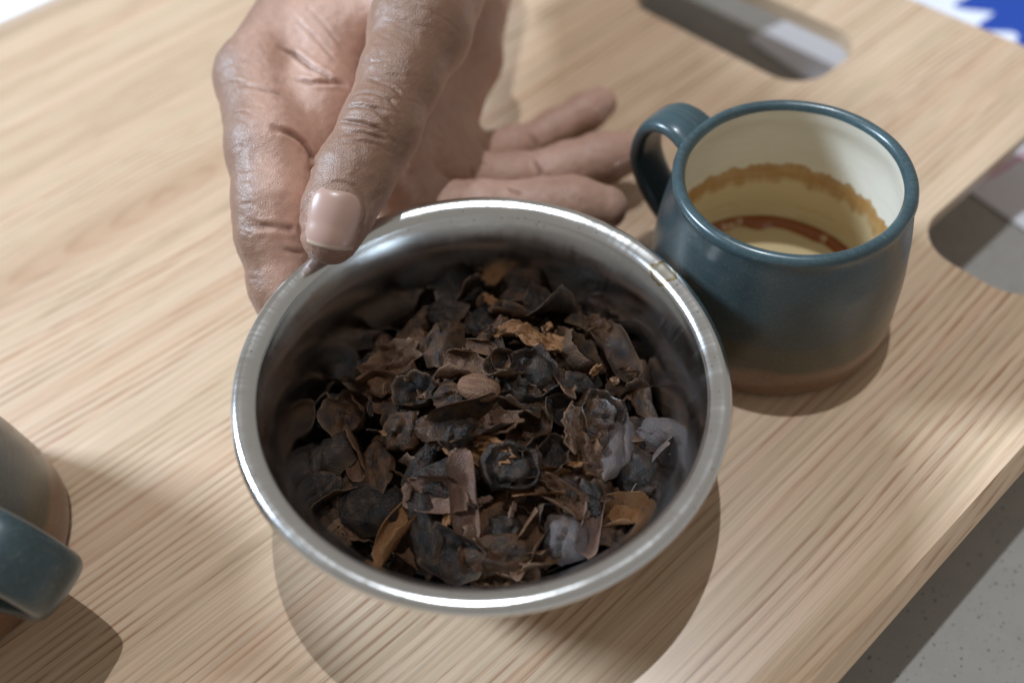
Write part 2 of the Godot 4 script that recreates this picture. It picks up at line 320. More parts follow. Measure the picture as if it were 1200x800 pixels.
func noise(kind: int, freq: float, sd: int, oct := 3) -> FastNoiseLite:
	var n := FastNoiseLite.new()
	n.noise_type = kind
	n.frequency = freq
	n.seed = sd
	n.fractal_octaves = oct
	return n


# triangles come in with (a, b, c) counter-clockwise seen from outside; smooth normals are summed here
func mesh_of(v: PackedVector3Array, idx: PackedInt32Array, uv := PackedVector2Array(), col := PackedColorArray()) -> ArrayMesh:
	var nn := PackedVector3Array()
	nn.resize(v.size())
	var flipped := PackedInt32Array()
	flipped.resize(idx.size())
	for i in range(0, idx.size(), 3):
		var a := idx[i]
		var b := idx[i + 1]
		var c := idx[i + 2]
		var n := (v[b] - v[a]).cross(v[c] - v[a])
		nn[a] += n
		nn[b] += n
		nn[c] += n
		flipped[i] = a
		flipped[i + 1] = c
		flipped[i + 2] = b
	for i in nn.size():
		nn[i] = nn[i].normalized() if nn[i].length_squared() > 0.0 else Vector3.UP
	var arr := []
	arr.resize(Mesh.ARRAY_MAX)
	arr[Mesh.ARRAY_VERTEX] = v
	arr[Mesh.ARRAY_NORMAL] = nn
	arr[Mesh.ARRAY_INDEX] = flipped
	if uv.size():
		arr[Mesh.ARRAY_TEX_UV] = uv
		var tan := PackedFloat32Array()
		tan.resize(v.size() * 4)
		for i in v.size():
			var t := Vector3.UP.cross(nn[i])
			t = t.normalized() if t.length() > 0.001 else Vector3.RIGHT
			tan[i * 4] = t.x
			tan[i * 4 + 1] = t.y
			tan[i * 4 + 2] = t.z
			tan[i * 4 + 3] = 1.0
		arr[Mesh.ARRAY_TANGENT] = tan
	if col.size():
		arr[Mesh.ARRAY_COLOR] = col
	var m := ArrayMesh.new()
	m.add_surface_from_arrays(Mesh.PRIMITIVE_TRIANGLES, arr)
	return m


# a smooth curve through points, n steps per span
func curve2(p: Array, n: int) -> PackedVector2Array:
	var out := PackedVector2Array()
	for i in p.size() - 1:
		var a: Vector2 = p[maxi(i - 1, 0)]
		var b: Vector2 = p[i]
		var c: Vector2 = p[i + 1]
		var d: Vector2 = p[mini(i + 2, p.size() - 1)]
		for k in n:
			out.append(b.cubic_interpolate(c, a, d, float(k) / n))
	out.append(p[-1])
	return out


# a body of revolution; profile points are (radius, height), outside on the left of its run
func lathe(prof: PackedVector2Array, seg: int, flip := false, v_by_height := false, wob := 0.0) -> ArrayMesh:
	var v := PackedVector3Array()
	var uv := PackedVector2Array()
	var idx := PackedInt32Array()
	var length := 0.0
	var along := [0.0]
	for i in range(1, prof.size()):
		length += prof[i].distance_to(prof[i - 1])
		along.append(length)
	var n := noise(FastNoiseLite.TYPE_SIMPLEX, 30.0, 5, 2)
	for j in seg + 1:
		var a := TAU * j / seg
		for i in prof.size():
			var p := prof[i]
			var q := Vector3(p.x * cos(a), p.y, p.x * sin(a))
			if wob > 0.0 and p.x > 0.001:
				var k := 1.0 + wob * n.get_noise_3dv(q) / p.x
				q.x *= k
				q.z *= k
			v.append(q)
			uv.append(Vector2(float(j) / seg, prof[i].y if v_by_height else along[i] / length))
	var m := prof.size()
	for j in seg:
		for i in m - 1:
			var a := j * m + i
			var b := a + m
			if flip:
				idx.append_array([a, b, a + 1, b, b + 1, a + 1])
			else:
				idx.append_array([a, a + 1, b, b, a + 1, b + 1])
	# close the seam: the last column takes the first one's place
	var made := mesh_of(v, idx, uv)
	var arr := made.surface_get_arrays(0)
	var nn: PackedVector3Array = arr[Mesh.ARRAY_NORMAL]
	for i in m:
		var s := (nn[i] + nn[seg * m + i]).normalized()
		nn[i] = s
		nn[seg * m + i] = s
	arr[Mesh.ARRAY_NORMAL] = nn
	var out := ArrayMesh.new()
	out.add_surface_from_arrays(Mesh.PRIMITIVE_TRIANGLES, arr)
	return out


func std(col: Color, rough: float) -> StandardMaterial3D:
	var m := StandardMaterial3D.new()
	m.albedo_color = col.linear_to_srgb()
	m.roughness = rough
	return m


func tex(im: Image) -> ImageTexture:
	return ImageTexture.create_from_image(im)


func put_px(d: PackedByteArray, at: int, c: Color) -> void:
	d[at] = int(clampf(c.r, 0, 1) * 255.0)
	d[at + 1] = int(clampf(c.g, 0, 1) * 255.0)
	d[at + 2] = int(clampf(c.b, 0, 1) * 255.0)


# ---------------------------------------------------------------- materials

func make_materials() -> void:
	# dried husk: tone in the vertices, fine wrinkles as relief
	var hk := StandardMaterial3D.new()
	hk.vertex_color_use_as_albedo = true
	hk.roughness = 0.40
	hk.metallic_specular = 0.32
	var rel := noise(FastNoiseLite.TYPE_SIMPLEX, 0.022, 3, 4)
	rel.fractal_type = FastNoiseLite.FRACTAL_RIDGED
	hk.heightmap_enabled = true
	hk.heightmap_texture = tex(rel.get_seamless_image(512, 512))
	hk.heightmap_scale = 0.045
	hk.uv1_triplanar = true
	hk.uv1_scale = Vector3.ONE * 70.0
	mats.husk = hk

	# skin: tone in the vertices, small cells of skin relief
	var sk := StandardMaterial3D.new()
	sk.vertex_color_use_as_albedo = true
	sk.roughness = 0.44
	sk.metallic_specular = 0.5
	var c := noise(FastNoiseLite.TYPE_CELLULAR, 0.045, 7, 2)
	c.cellular_return_type = FastNoiseLite.RETURN_DISTANCE2_SUB
	c.cellular_jitter = 1.0
	c.domain_warp_enabled = true
	c.domain_warp_amplitude = 12.0
	c.domain_warp_frequency = 0.02
	sk.heightmap_enabled = true
	sk.heightmap_texture = tex(c.get_seamless_image(512, 512))
	sk.heightmap_scale = 0.024
	sk.uv1_triplanar = true
	sk.uv1_scale = Vector3(52.0, 52.0, 52.0)
	sk.subsurf_scatter_enabled = true
	sk.subsurf_scatter_strength = 0.06
	mats.skin = sk

	var nm := std(Color(0.46, 0.27, 0.22), 0.32)
	nm.vertex_color_use_as_albedo = true
	nm.albedo_color = Color.WHITE
	mats.nail = nm


# ---------------------------------------------------------------- table, papers

func build_table() -> void:
	var n := 1024
	var d := PackedByteArray()
	d.resize(n * n * 3)
	var soft := noise(FastNoiseLite.TYPE_SIMPLEX, 0.012, 11, 4).get_seamless_image(n, n)
	var sd: PackedByteArray = soft.get_data()
	for i in n * n:
		var k := 0.330 + 0.03 * (sd[i] / 255.0 - 0.5)
		put_px(d, i * 3, Color(k * 1.02, k * 0.97, k * 0.90).linear_to_srgb())
	var rng := RandomNumberGenerator.new()
	rng.seed = 4
	for s in 6500:
		var x := rng.randi_range(0, n - 1)
		var y := rng.randi_range(0, n - 1)
		var r := 0.5 + 1.8 * pow(rng.randf(), 3.5)
		var tone: float = [0.03, 0.05, 0.09, 0.40][rng.randi_range(0, 3)]
		var col := Color(tone, tone * 0.96, tone * 0.9).linear_to_srgb()
		var q := int(ceil(r))
		for dy in range(-q, q + 1):
			for dx in range(-q, q + 1):
				if Vector2(dx, dy * 1.3).length() <= r * rng.randf_range(0.75, 1.1):
					put_px(d, (posmod(y + dy, n) * n + posmod(x + dx, n)) * 3, col)
	var m := std(Color(1, 1, 1), 0.55)
	m.albedo_texture = tex(Image.create_from_data(n, n, false, Image.FORMAT_RGB8, d))
	m.uv1_triplanar = true
	m.uv1_world_triplanar = true
	m.uv1_scale = Vector3.ONE * 4.2
	var slab := BoxMesh.new()
	slab.size = Vector3(2.4, 0.03, 2.2)
	var t := put("tabletop", slab, m, self)
	t.position = Vector3(0.1, TABLE_Y - 0.015, -0.55)
	tag(t, "grey speckled terrazzo tabletop under the wooden tray", "table", "", "structure")

	# printed sheet under the tray's far right corner
	var w := 512
	var im := Image.create(w, w, false, Image.FORMAT_RGB8)
	var white := Color(0.93, 0.94, 0.96)
	im.fill(white)
	var blue := Color(0.09, 0.27, 0.62)
	for y in w:
		for x in w:
			var p := Vector2(x - 352.0, y - 150.0)
			var ang := p.angle()
			var edge := 122.0 + 16.0 * absf(sin(ang * 9.0)) + 9.0 * sin(ang * 23.0)
			if p.length() < edge:
				im.set_pixel(x, y, blue)
			if (p - Vector2(-52, 2)).length() < 14.0:
				im.set_pixel(x, y, Color(0.75, 0.15, 0.22))
	var rg := RandomNumberGenerator.new()
	rg.seed = 12
	for line in 8:
		for blot in 16:
			var x := 22 + blot * 9 + rg.randi_range(0, 3)
			var y := 330 + line * 16
			for k in rg.randi_range(3, 6):
				for q in rg.randi_range(2, 4):
					im.set_pixel(x + k, y + q, Color(0.90, 0.66, 0.74))
	for blot in 20:
		var x := 10 + blot * 5
		for k in 4:
			for q in rg.randi_range(3, 6):
				im.set_pixel(x + k, 258 + q, Color(0.86, 0.55, 0.66))
	var pm := std(Color(0.86, 0.87, 0.9), 0.6)
	pm.albedo_color = Color(0.95, 0.95, 0.97)
	pm.albedo_texture = tex(im)
	sheet("printed_sheet", "white printed sheet with a spiky blue shape under tray's far right corner", pm, Vector3(0.4350, 0, -0.3000), -0.17, Vector2(0.30, 0.36))
	var wm := std(Color(0.80, 0.83, 0.88), 0.6)
	sheet("white_sheet", "blank white sheet on the table behind tray's far left edge", wm, Vector3(-0.12, 0, -1.00), 0.05, Vector2(0.35, 0.32))


# a sheet of paper on the table; (u, v) are the tray's own directions
func sheet(called: String, label: String, m: Material, uv_corner: Vector3, turn: float, size: Vector2) -> void:
	var v := PackedVector3Array()
	var t := PackedVector2Array()
	var idx := PackedInt32Array()
	var nx := 12
	for layer in 2:
		for j in nx + 1:
			for i in nx + 1:
				var q := Vector2(float(i) / nx, float(j) / nx)
				v.append(Vector3(q.x * size.x, 0.0006 + 0.0005 * sin(q.x * 5.0) * sin(q.y * 4.0) - 0.0002 * layer, q.y * size.y))
				t.append(q)
	var s := (nx + 1) * (nx + 1)
	for j in nx:
		for i in nx:
			var a := j * (nx + 1) + i
			idx.append_array([a, a + nx + 1, a + 1, a + 1, a + nx + 1, a + nx + 2])
			idx.append_array([s + a, s + a + 1, s + a + nx + 1, s + a + 1, s + a + nx + 2, s + a + nx + 1])
	var o := put(called, mesh_of(v, idx, t), m, self)
	var b := Basis(Vector3.UP, TRAY_TURN)
	o.position = b * Vector3(uv_corner.x, 0, uv_corner.z) + Vector3(0, TABLE_Y + 0.0005, 0)
	o.rotation.y = TRAY_TURN + turn
	tag(o, label, "paper")


# ---------------------------------------------------------------- tray

func wood_texture(w: int, h: int, su: float, sv: float, u0: float, v0: float) -> Image:
	var d := PackedByteArray()
	d.resize(w * h * 3)
	var warp := noise(FastNoiseLite.TYPE_SIMPLEX, 1.0, 21, 3)
	var slow := noise(FastNoiseLite.TYPE_SIMPLEX, 1.0, 22, 2)
	# streaks: noise pictures squeezed along the grain, then drawn out
	var fine := noise(FastNoiseLite.TYPE_VALUE, 0.9, 23, 1).get_image(w / 40, h)
	fine.resize(w, h, Image.INTERPOLATE_CUBIC)
	var pore := noise(FastNoiseLite.TYPE_VALUE, 0.7, 24, 1).get_image(w / 14, h)
	pore.resize(w, h, Image.INTERPOLATE_CUBIC)
	var band := noise(FastNoiseLite.TYPE_SIMPLEX, 0.016, 25, 3).get_image(w / 60, h)
	band.resize(w, h, Image.INTERPOLATE_CUBIC)
	var fd := fine.get_data()
	var pd := pore.get_data()
	var bd := band.get_data()
	var light := Color(0.598, 0.440, 0.306)
	var olive := Color(0.510, 0.375, 0.245)
	var pink := Color(0.500, 0.325, 0.208)
	var dark := Color(0.285, 0.145, 0.070)
	var drift := PackedFloat32Array()
	for x in w:
		drift.append(0.005 * slow.get_noise_2d((u0 + su * x / w) * 1.6, 3.0))
	for y in h:
		var v := v0 + sv * y / h
		for x in w:
			var u := u0 + su * x / w
			var i := y * w + x
			var bend := warp.get_noise_2d(u * 1.7, v * 5.0)
			var s := v + 0.372 + 0.006 * bend + drift[x]
			var deep := 0.012 + 0.030 * (1.0 - exp(-absf(u - 0.06) * 7.0))
			var f := fd[i] * 0.00392
			var p := pd[i] * 0.00392
			var b := bd[i] * 0.00392
			var t := sqrt(s * s + deep * deep) * 265.0 + 0.35 * bend + 0.10 * (p - 0.5)
			var ring := t - floorf(t)
			var late := smoothstep(0.30, 0.84, ring) * (1.0 - smoothstep(0.86, 0.97, ring))
			var c := light.lerp(olive, clampf((b - 0.42) * 2.6, 0.0, 0.8)).lerp(pink, clampf((0.46 - b) * 2.0, 0.0, 0.7))
			c = c.lerp(Color(0.43, 0.275, 0.170), 0.75 * smoothstep(0.034, 0.008, absf(s) + 0.016 * bend) * smoothstep(0.24, 0.05, absf(u - 0.02)))
			var k := 1.25 * late * (0.20 + 0.62 * smoothstep(0.30, 0.70, p)) + 0.20 * smoothstep(0.58, 0.85, f)
			k *= lerpf(0.35, 1.15, clampf(0.5 + 1.6 * slow.get_noise_2d(u * 2.5 + 9.0, v * 42.0), 0.0, 1.0))
			c = c.lerp(dark, minf(k * 0.72, 0.8))
			c = c * (0.82 + 0.34 * f)
			var o := i * 3
			d[o] = int(255.0 * pow(c.r, 0.4545))
			d[o + 1] = int(255.0 * pow(c.g, 0.4545))
			d[o + 2] = int(255.0 * pow(c.b, 0.4545))
	return Image.create_from_data(w, h, false, Image.FORMAT_RGB8, d)


func build_tray() -> void:
	var wm := std(Color.WHITE, 0.35)
	var su := 0.76
	var sv := 0.66
	var u0 := -0.30
	var v0 := -0.64
	var im := wood_texture(1024, 2048, su, sv, u0, v0)
	wm.albedo_texture = tex(im)
	wm.heightmap_enabled = true
	wm.heightmap_texture = wm.albedo_texture
	wm.heightmap_scale = 0.012
	wm.uv1_triplanar = true
	wm.uv1_triplanar_sharpness = 8.0
	wm.uv1_scale = Vector3(1.0 / su, 1.0 / sv, 1.0 / sv)
	wm.uv1_offset = Vector3(-u0 / su, 0.3, -v0 / sv)
	wm.metallic_specular = 0.45
	var t := thing("wooden_tray", "large pale wooden tray with upturned edges and rounded handle slots", "tray")
	t.rotation.y = TRAY_TURN
	# board: a cross-section with both long edges bent upwards, drawn out along the grain
	var sec := PackedVector2Array()
	var th := 0.009
	var near := -0.0285
	var far := -0.578
	var rad := 0.027
	var top := []
	for i in 25:
		var a := deg_to_rad(40.0) * (24 - i) / 24.0
		top.append(Vector2(far - rad * sin(a), rad * (1.0 - cos(a))))
	for i in 25:
		var a := deg_to_rad(40.0) * i / 24.0
		top.append(Vector2(near + rad * sin(a), rad * (1.0 - cos(a))))
	for p in top: sec.append(p)
	for i in range(24, -1, -1):
		var a := deg_to_rad(40.0) * i / 24.0
		var out := 0.0005 if i == 24 else 0.0
		sec.append(Vector2(near + (rad + th) * sin(a) - out, rad - (rad + th) * cos(a) + out))
	for i in range(0, 25):
		var a := deg_to_rad(40.0) * i / 24.0
		sec.append(Vector2(far - (rad + th) * sin(a), rad - (rad + th) * cos(a)))
	var board := CSGCombiner3D.new()
	board.name = "board"
	t.add_child(board, true)
	var body := CSGPolygon3D.new()
	body.name = "bent_board"
	body.polygon = sec
	body.depth = 0.7146
	body.smooth_faces = false
	# section (x, y) -> (v, y); the drawing runs along -z, which becomes +u
	body.transform = Transform3D(Basis(Vector3(0, 0, 1), Vector3.UP, Vector3(-1, 0, 0)), Vector3(-0.27, 0, 0))
	body.material = wm
	board.add_child(body)
	for s in [Rect2(0.3385, -0.3250, 0.0565, 0.1300), Rect2(0.2865, -0.0985, 0.1360, 0.0580), Rect2(0.2865, -0.5700, 0.1360, 0.0580)]:
		var r := 0.021
		var pts := PackedVector2Array()
		for q in 4:
			var cx: float = s.position.x + r if q in [1, 2] else s.end.x - r
			var cy: float = s.position.y + r if q in [2, 3] else s.end.y - r
			for k in 13:
				var g := PI * 0.5 * (q + k / 12.0)
				pts.append(Vector2(cx + r * cos(g), cy + r * sin(g)))
		var cut := CSGPolygon3D.new()
		cut.name = "slot"
		cut.operation = CSGShape3D.OPERATION_SUBTRACTION
		cut.polygon = pts
		cut.depth = 0.05
		cut.transform = Transform3D(Basis(Vector3(1, 0, 0), Vector3(0, 0, 1), Vector3(0, -1, 0)), Vector3(0, -0.03, 0))
		cut.material = wm
		board.add_child(cut)
	for p in [Vector2(-0.22, -0.08), Vector2(-0.22, -0.53), Vector2(0.425, -0.035), Vector2(0.425, -0.56)]:
		var leg := CylinderMesh.new()
		leg.top_radius = 0.013
		leg.bottom_radius = 0.010
		leg.height = -TABLE_Y - th
		var l := put("leg", leg, wm, t)
		l.position = Vector3(p.x, -th - leg.height / 2.0, p.y)


# ---------------------------------------------------------------- cups

func cup_outside_image() -> Image:
	var w := 768
	var h := 384
	var d := PackedByteArray()
	d.resize(w * h * 3)
	var n := noise(FastNoiseLite.TYPE_SIMPLEX, 1.0, 31, 3)
	var sp := noise(FastNoiseLite.TYPE_VALUE, 0.8, 32, 1).get_image(w, h).get_data()
	var teal := Color(0.030, 0.050, 0.056)
	var rim := Color(0.036, 0.066, 0.076)
	var grey := Color(0.046, 0.052, 0.050)
	var olive := Color(0.066, 0.058, 0.034)
	var clay := Color(0.190, 0.105, 0.060)
	for y in h:
		var ht := 0.0735 * y / h
		for x in w:
			var a := TAU * x / w
			var wob := n.get_noise_3d(cos(a) * 1.4, sin(a) * 1.4, ht * 14.0)
			var g := ht + 0.0030 * wob
			var c := teal
			c = c.lerp(rim, smoothstep(0.066, 0.071, ht))
			c = c.lerp(grey, 0.55 * (1.0 - smoothstep(0.030, 0.052, g)))
			c = c.lerp(olive, 1.0 - smoothstep(0.0270, 0.0340, g + 0.0012 * n.get_noise_3d(cos(a) * 9.0, sin(a) * 9.0, ht * 60.0)))
			c = c.lerp(clay, 1.0 - smoothstep(0.0150, 0.0195, g))
			# runs of glaze and two dried coffee drips under the rim
			for dr in [[0.92, 0.0655, 0.030], [0.72, 0.0660, 0.045], [0.63, 0.0668, 0.03]]:
				var da := absf(angle_difference(a, dr[0]))
				var dy := (ht - (dr[1] as float)) / 0.0034
				var k := smoothstep(1.0, 0.75, Vector2(da / (dr[2] as float), dy).length())
				c = c.lerp(Color(0.085, 0.070, 0.030), 0.8 * k)
			var fleck := sp[y * w + x] / 255.0
			c = c * (0.70 + 0.46 * fleck + 0.22 * wob)
			if fleck > 0.86: c = c.lerp(Color(0.12, 0.11, 0.08), 0.35)
			put_px(d, (y * w + x) * 3, c.linear_to_srgb())
	return Image.create_from_data(w, h, false, Image.FORMAT_RGB8, d)


func cup_inside_image() -> Image:
	var w := 1024
	var h := 512
	var d := PackedByteArray()
	d.resize(w * h * 3)
	var n := noise(FastNoiseLite.TYPE_SIMPLEX, 1.0, 41, 4)
	var cream := Color(0.68, 0.640, 0.545)
	var tea := Color(0.56, 0.435, 0.225)
	var brown := Color(0.36, 0.175, 0.040)
	var deep := Color(0.135, 0.030, 0.004)
	# rows run from the rim (0) to the middle of the floor (1), see the profile in build_cups
	for y in h:
		var s := float(y) / h
		for x in w:
			var a := TAU * x / w
			var jag := n.get_noise_2d(cos(a) * 4.2 + 3.0, sin(a) * 4.2)
			var fine := n.get_noise_2d(cos(a) * 22.0, sin(a) * 22.0)
			var b := n.get_noise_3d(cos(a) * 2.0, sin(a) * 2.0, s * 30.0)
			var line := 0.345 - 0.045 * cos(a + 1.25) + 0.024 * jag + 0.006 * fine
			var c := cream * (1.0 + 0.05 * b)
			c = c.lerp(tea, smoothstep(line, line + 0.03, s) * 0.85)
			var ringed := smoothstep(line, line + 0.008, s) * (1.0 - smoothstep(line + 0.07 + 0.02 * jag, line + 0.125 + 0.02 * b, s))
			c = c.lerp(brown, ringed * (0.80 + 0.14 * fine + 0.2 * b))
			for k in [0.50, 0.545]:
				var q: float = absf(s - (k as float) - 0.02 * cos(a + 1.0) - 0.008 * jag)
				c = c.lerp(brown, 0.32 * smoothstep(0.008, 0.002, q) * smoothstep(-0.1, 0.3, b))
			put_px(d, (y * w + x) * 3, c.linear_to_srgb())
	return Image.create_from_data(w, h, false, Image.FORMAT_RGB8, d)


func swept_handle(path: Array, half_w: float, half_t: float) -> ArrayMesh:
	var pts := curve2(path, 7)
	var v := PackedVector3Array()
	var uv := PackedVector2Array()
	var idx := PackedInt32Array()
	var k := 20
	for i in pts.size():
		var t := (pts[mini(i + 1, pts.size() - 1)] - pts[maxi(i - 1, 0)]).normalized()
		var nrm := Vector2(-t.y, t.x)
		var f := float(i) / (pts.size() - 1)
		var flare := 1.0 + 0.16 * pow(absf(f * 2.0 - 1.0), 3.0)
		for j in k:
			var a := TAU * j / k
			var cx := signf(cos(a)) * pow(absf(cos(a)), 0.62) * half_w * flare
			var cy := signf(sin(a)) * pow(absf(sin(a)), 0.75) * half_t * flare
			var p := pts[i] + nrm * cy
			v.append(Vector3(p.x, p.y, cx))
			uv.append(Vector2(float(j) / k * 0.2 + 0.4, clampf(0.35 + 0.65 * p.y / 0.0735, 0.0, 0.99)))
	for i in pts.size() - 1:
		for j in k:
			var a := i * k + j
			var b := i * k + (j + 1) % k
			idx.append_array([a, a + k, b, b, a + k, b + k])
	return mesh_of(v, idx, uv)


func build_cups() -> void:
	var om := std(Color.WHITE, 0.30)
	om.albedo_texture = tex(cup_outside_image())
	om.metallic_specular = 0.5
	om.clearcoat_enabled = true
	om.clearcoat = 0.25
	om.clearcoat_roughness = 0.18
	om.uv1_scale = Vector3(1, 1, 1)
	var bump := noise(FastNoiseLite.TYPE_SIMPLEX, 0.03, 33, 4)
	om.heightmap_enabled = true
	om.heightmap_texture = tex(bump.get_seamless_image(256, 256))
	om.heightmap_scale = 0.006
	var imat := std(Color.WHITE, 0.22)
	imat.albedo_texture = tex(cup_inside_image())
	var out_prof := curve2([Vector2(0.0, 0.0022), Vector2(0.030, 0.0022), Vector2(0.0400, 0.0018), Vector2(0.0435, 0.0), Vector2(0.0462, 0.0002), Vector2(0.0478, 0.0022), Vector2(0.0486, 0.0065), Vector2(0.0489, 0.014), Vector2(0.0484, 0.026), Vector2(0.0473, 0.038), Vector2(0.0457, 0.050), Vector2(0.0440, 0.0590), Vector2(0.0428, 0.0650), Vector2(0.0424, 0.0685), Vector2(0.0426, 0.0705), Vector2(0.0419, 0.0722), Vector2(0.0402, 0.0729), Vector2(0.0385, 0.0722), Vector2(0.0377, 0.0704)], 4)
	var in_prof := curve2([Vector2(0.0377, 0.0704), Vector2(0.0386, 0.0660), Vector2(0.0412, 0.0580), Vector2(0.0428, 0.0460), Vector2(0.0440, 0.0300), Vector2(0.0440, 0.0160), Vector2(0.0425, 0.0100), Vector2(0.0385, 0.0072), Vector2(0.030, 0.0062), Vector2(0.015, 0.0060), Vector2(0.0, 0.0060)], 5)
	var outside := lathe_uv_height(out_prof, 128)
	var inside := lathe(in_prof, 128)
	var path := [Vector2(0.0405, 0.0672), Vector2(0.0480, 0.0702), Vector2(0.0555, 0.0695), Vector2(0.0622, 0.0635), Vector2(0.0658, 0.0510), Vector2(0.0640, 0.0415), Vector2(0.0585, 0.0325), Vector2(0.0520, 0.0265), Vector2(0.0455, 0.0235)]
	var handle := swept_handle(path, 0.0088, 0.0030)
	var c := thing("coffee_cup", "dark teal stoneware cup with cream inside and coffee stains, behind the bowl", "cup", Vector3(0.1071, 0.0006, -0.2196))
	put("body", outside, om, c)
	put("inner_glaze", inside, imat, c)
	var h := put("handle", handle, om, c)
	h.rotation.y = atan2(0.78, -0.625)
	var c2 := thing("coffee_cup_001", "dark teal stoneware cup cut off at the photo's left edge, handle towards viewer", "cup", Vector3(-0.2230, 0.0006, -0.1550))
	put("body", outside, om, c2)
	put("inner_glaze", inside, imat, c2)
	var h2 := put("handle", swept_handle(path.map(func(q): return Vector2(0.0405 + (q.x - 0.0405) * 1.75, q.y)), 0.0104, 0.0042), om, c2)
	h2.rotation.y = atan2(-0.47, 0.88)

	# the last of the coffee lies in the angle of the floor, with a few bubbles
	var cm := StandardMaterial3D.new()
	cm.albedo_color = Color(0.24, 0.065, 0.006).linear_to_srgb()
	cm.roughness = 0.08
	var v := PackedVector3Array()
	var idx := PackedInt32Array()
	var n := 96
	var w := noise(FastNoiseLite.TYPE_SIMPLEX, 1.0, 51, 2)
	for i in n + 1:
		var f := float(i) / n
		var a := -1.05 + (f - 0.5) * 2.9
		var wide := sqrt(sin(PI * clampf(f, 0.0, 1.0))) * (0.0055 + 0.0016 * w.get_noise_1d(f * 6.0))
		var ro := 0.0424
		for q in 5:
			var g := q / 4.0
			var r := ro - wide * g
			v.append(Vector3(r * cos(a), 0.0100 - 0.0030 * g * g - (0.0008 if q == 4 else 0.0), r * sin(a)))
	for i in n:
		for q in 4:
			var b := i * 5 + q
			idx.append_array([b, b + 1, b + 5, b + 5, b + 1, b + 6])
	var co := put("coffee_dregs", mesh_of(v, idx), cm, self)
	co.position = c.position
	tag(co, "brown ring of leftover coffee in the bottom of the cream-lined cup", "coffee")
	var bm := StandardMaterial3D.new()
	bm.albedo_color = Color(0.95, 0.85, 0.7, 0.25)
	bm.transparency = BaseMaterial3D.TRANSPARENCY_ALPHA
	bm.roughness = 0.03
	for p in [[-1.78, 0.0385, 0.0019], [-1.69, 0.0380, 0.0014], [-1.59, 0.0392, 0.0018], [-0.62, 0.0388, 0.0016], [-1.88, 0.0392, 0.0011]]:
		var s := SphereMesh.new()
		s.radius = p[2]
		s.height = (p[2] as float) * 2.0
		s.radial_segments = 20
		s.rings = 10
		var o := put("bubble", s, bm, co)
		o.position = Vector3((p[1] as float) * cos(p[0]), 0.0098, (p[1] as float) * sin(p[0]))


func lathe_uv_height(prof: PackedVector2Array, seg: int) -> ArrayMesh:
	var m := lathe(prof, seg, true, true, 0.0003)
	var arr := m.surface_get_arrays(0)
	var uv: PackedVector2Array = arr[Mesh.ARRAY_TEX_UV]
	for i in uv.size():
		uv[i] = Vector2(uv[i].x, clampf(uv[i].y / 0.0735, 0.002, 0.998))
	arr[Mesh.ARRAY_TEX_UV] = uv
	var out := ArrayMesh.new()
	out.add_surface_from_arrays(Mesh.PRIMITIVE_TRIANGLES, arr)
	return out


# ---------------------------------------------------------------- bowl

func bowl_basis() -> Basis:
	var y := BOWL_UP.normalized()
	var x := (Vector3.RIGHT - y * y.x).normalized()
	return Basis(x, y, x.cross(y))


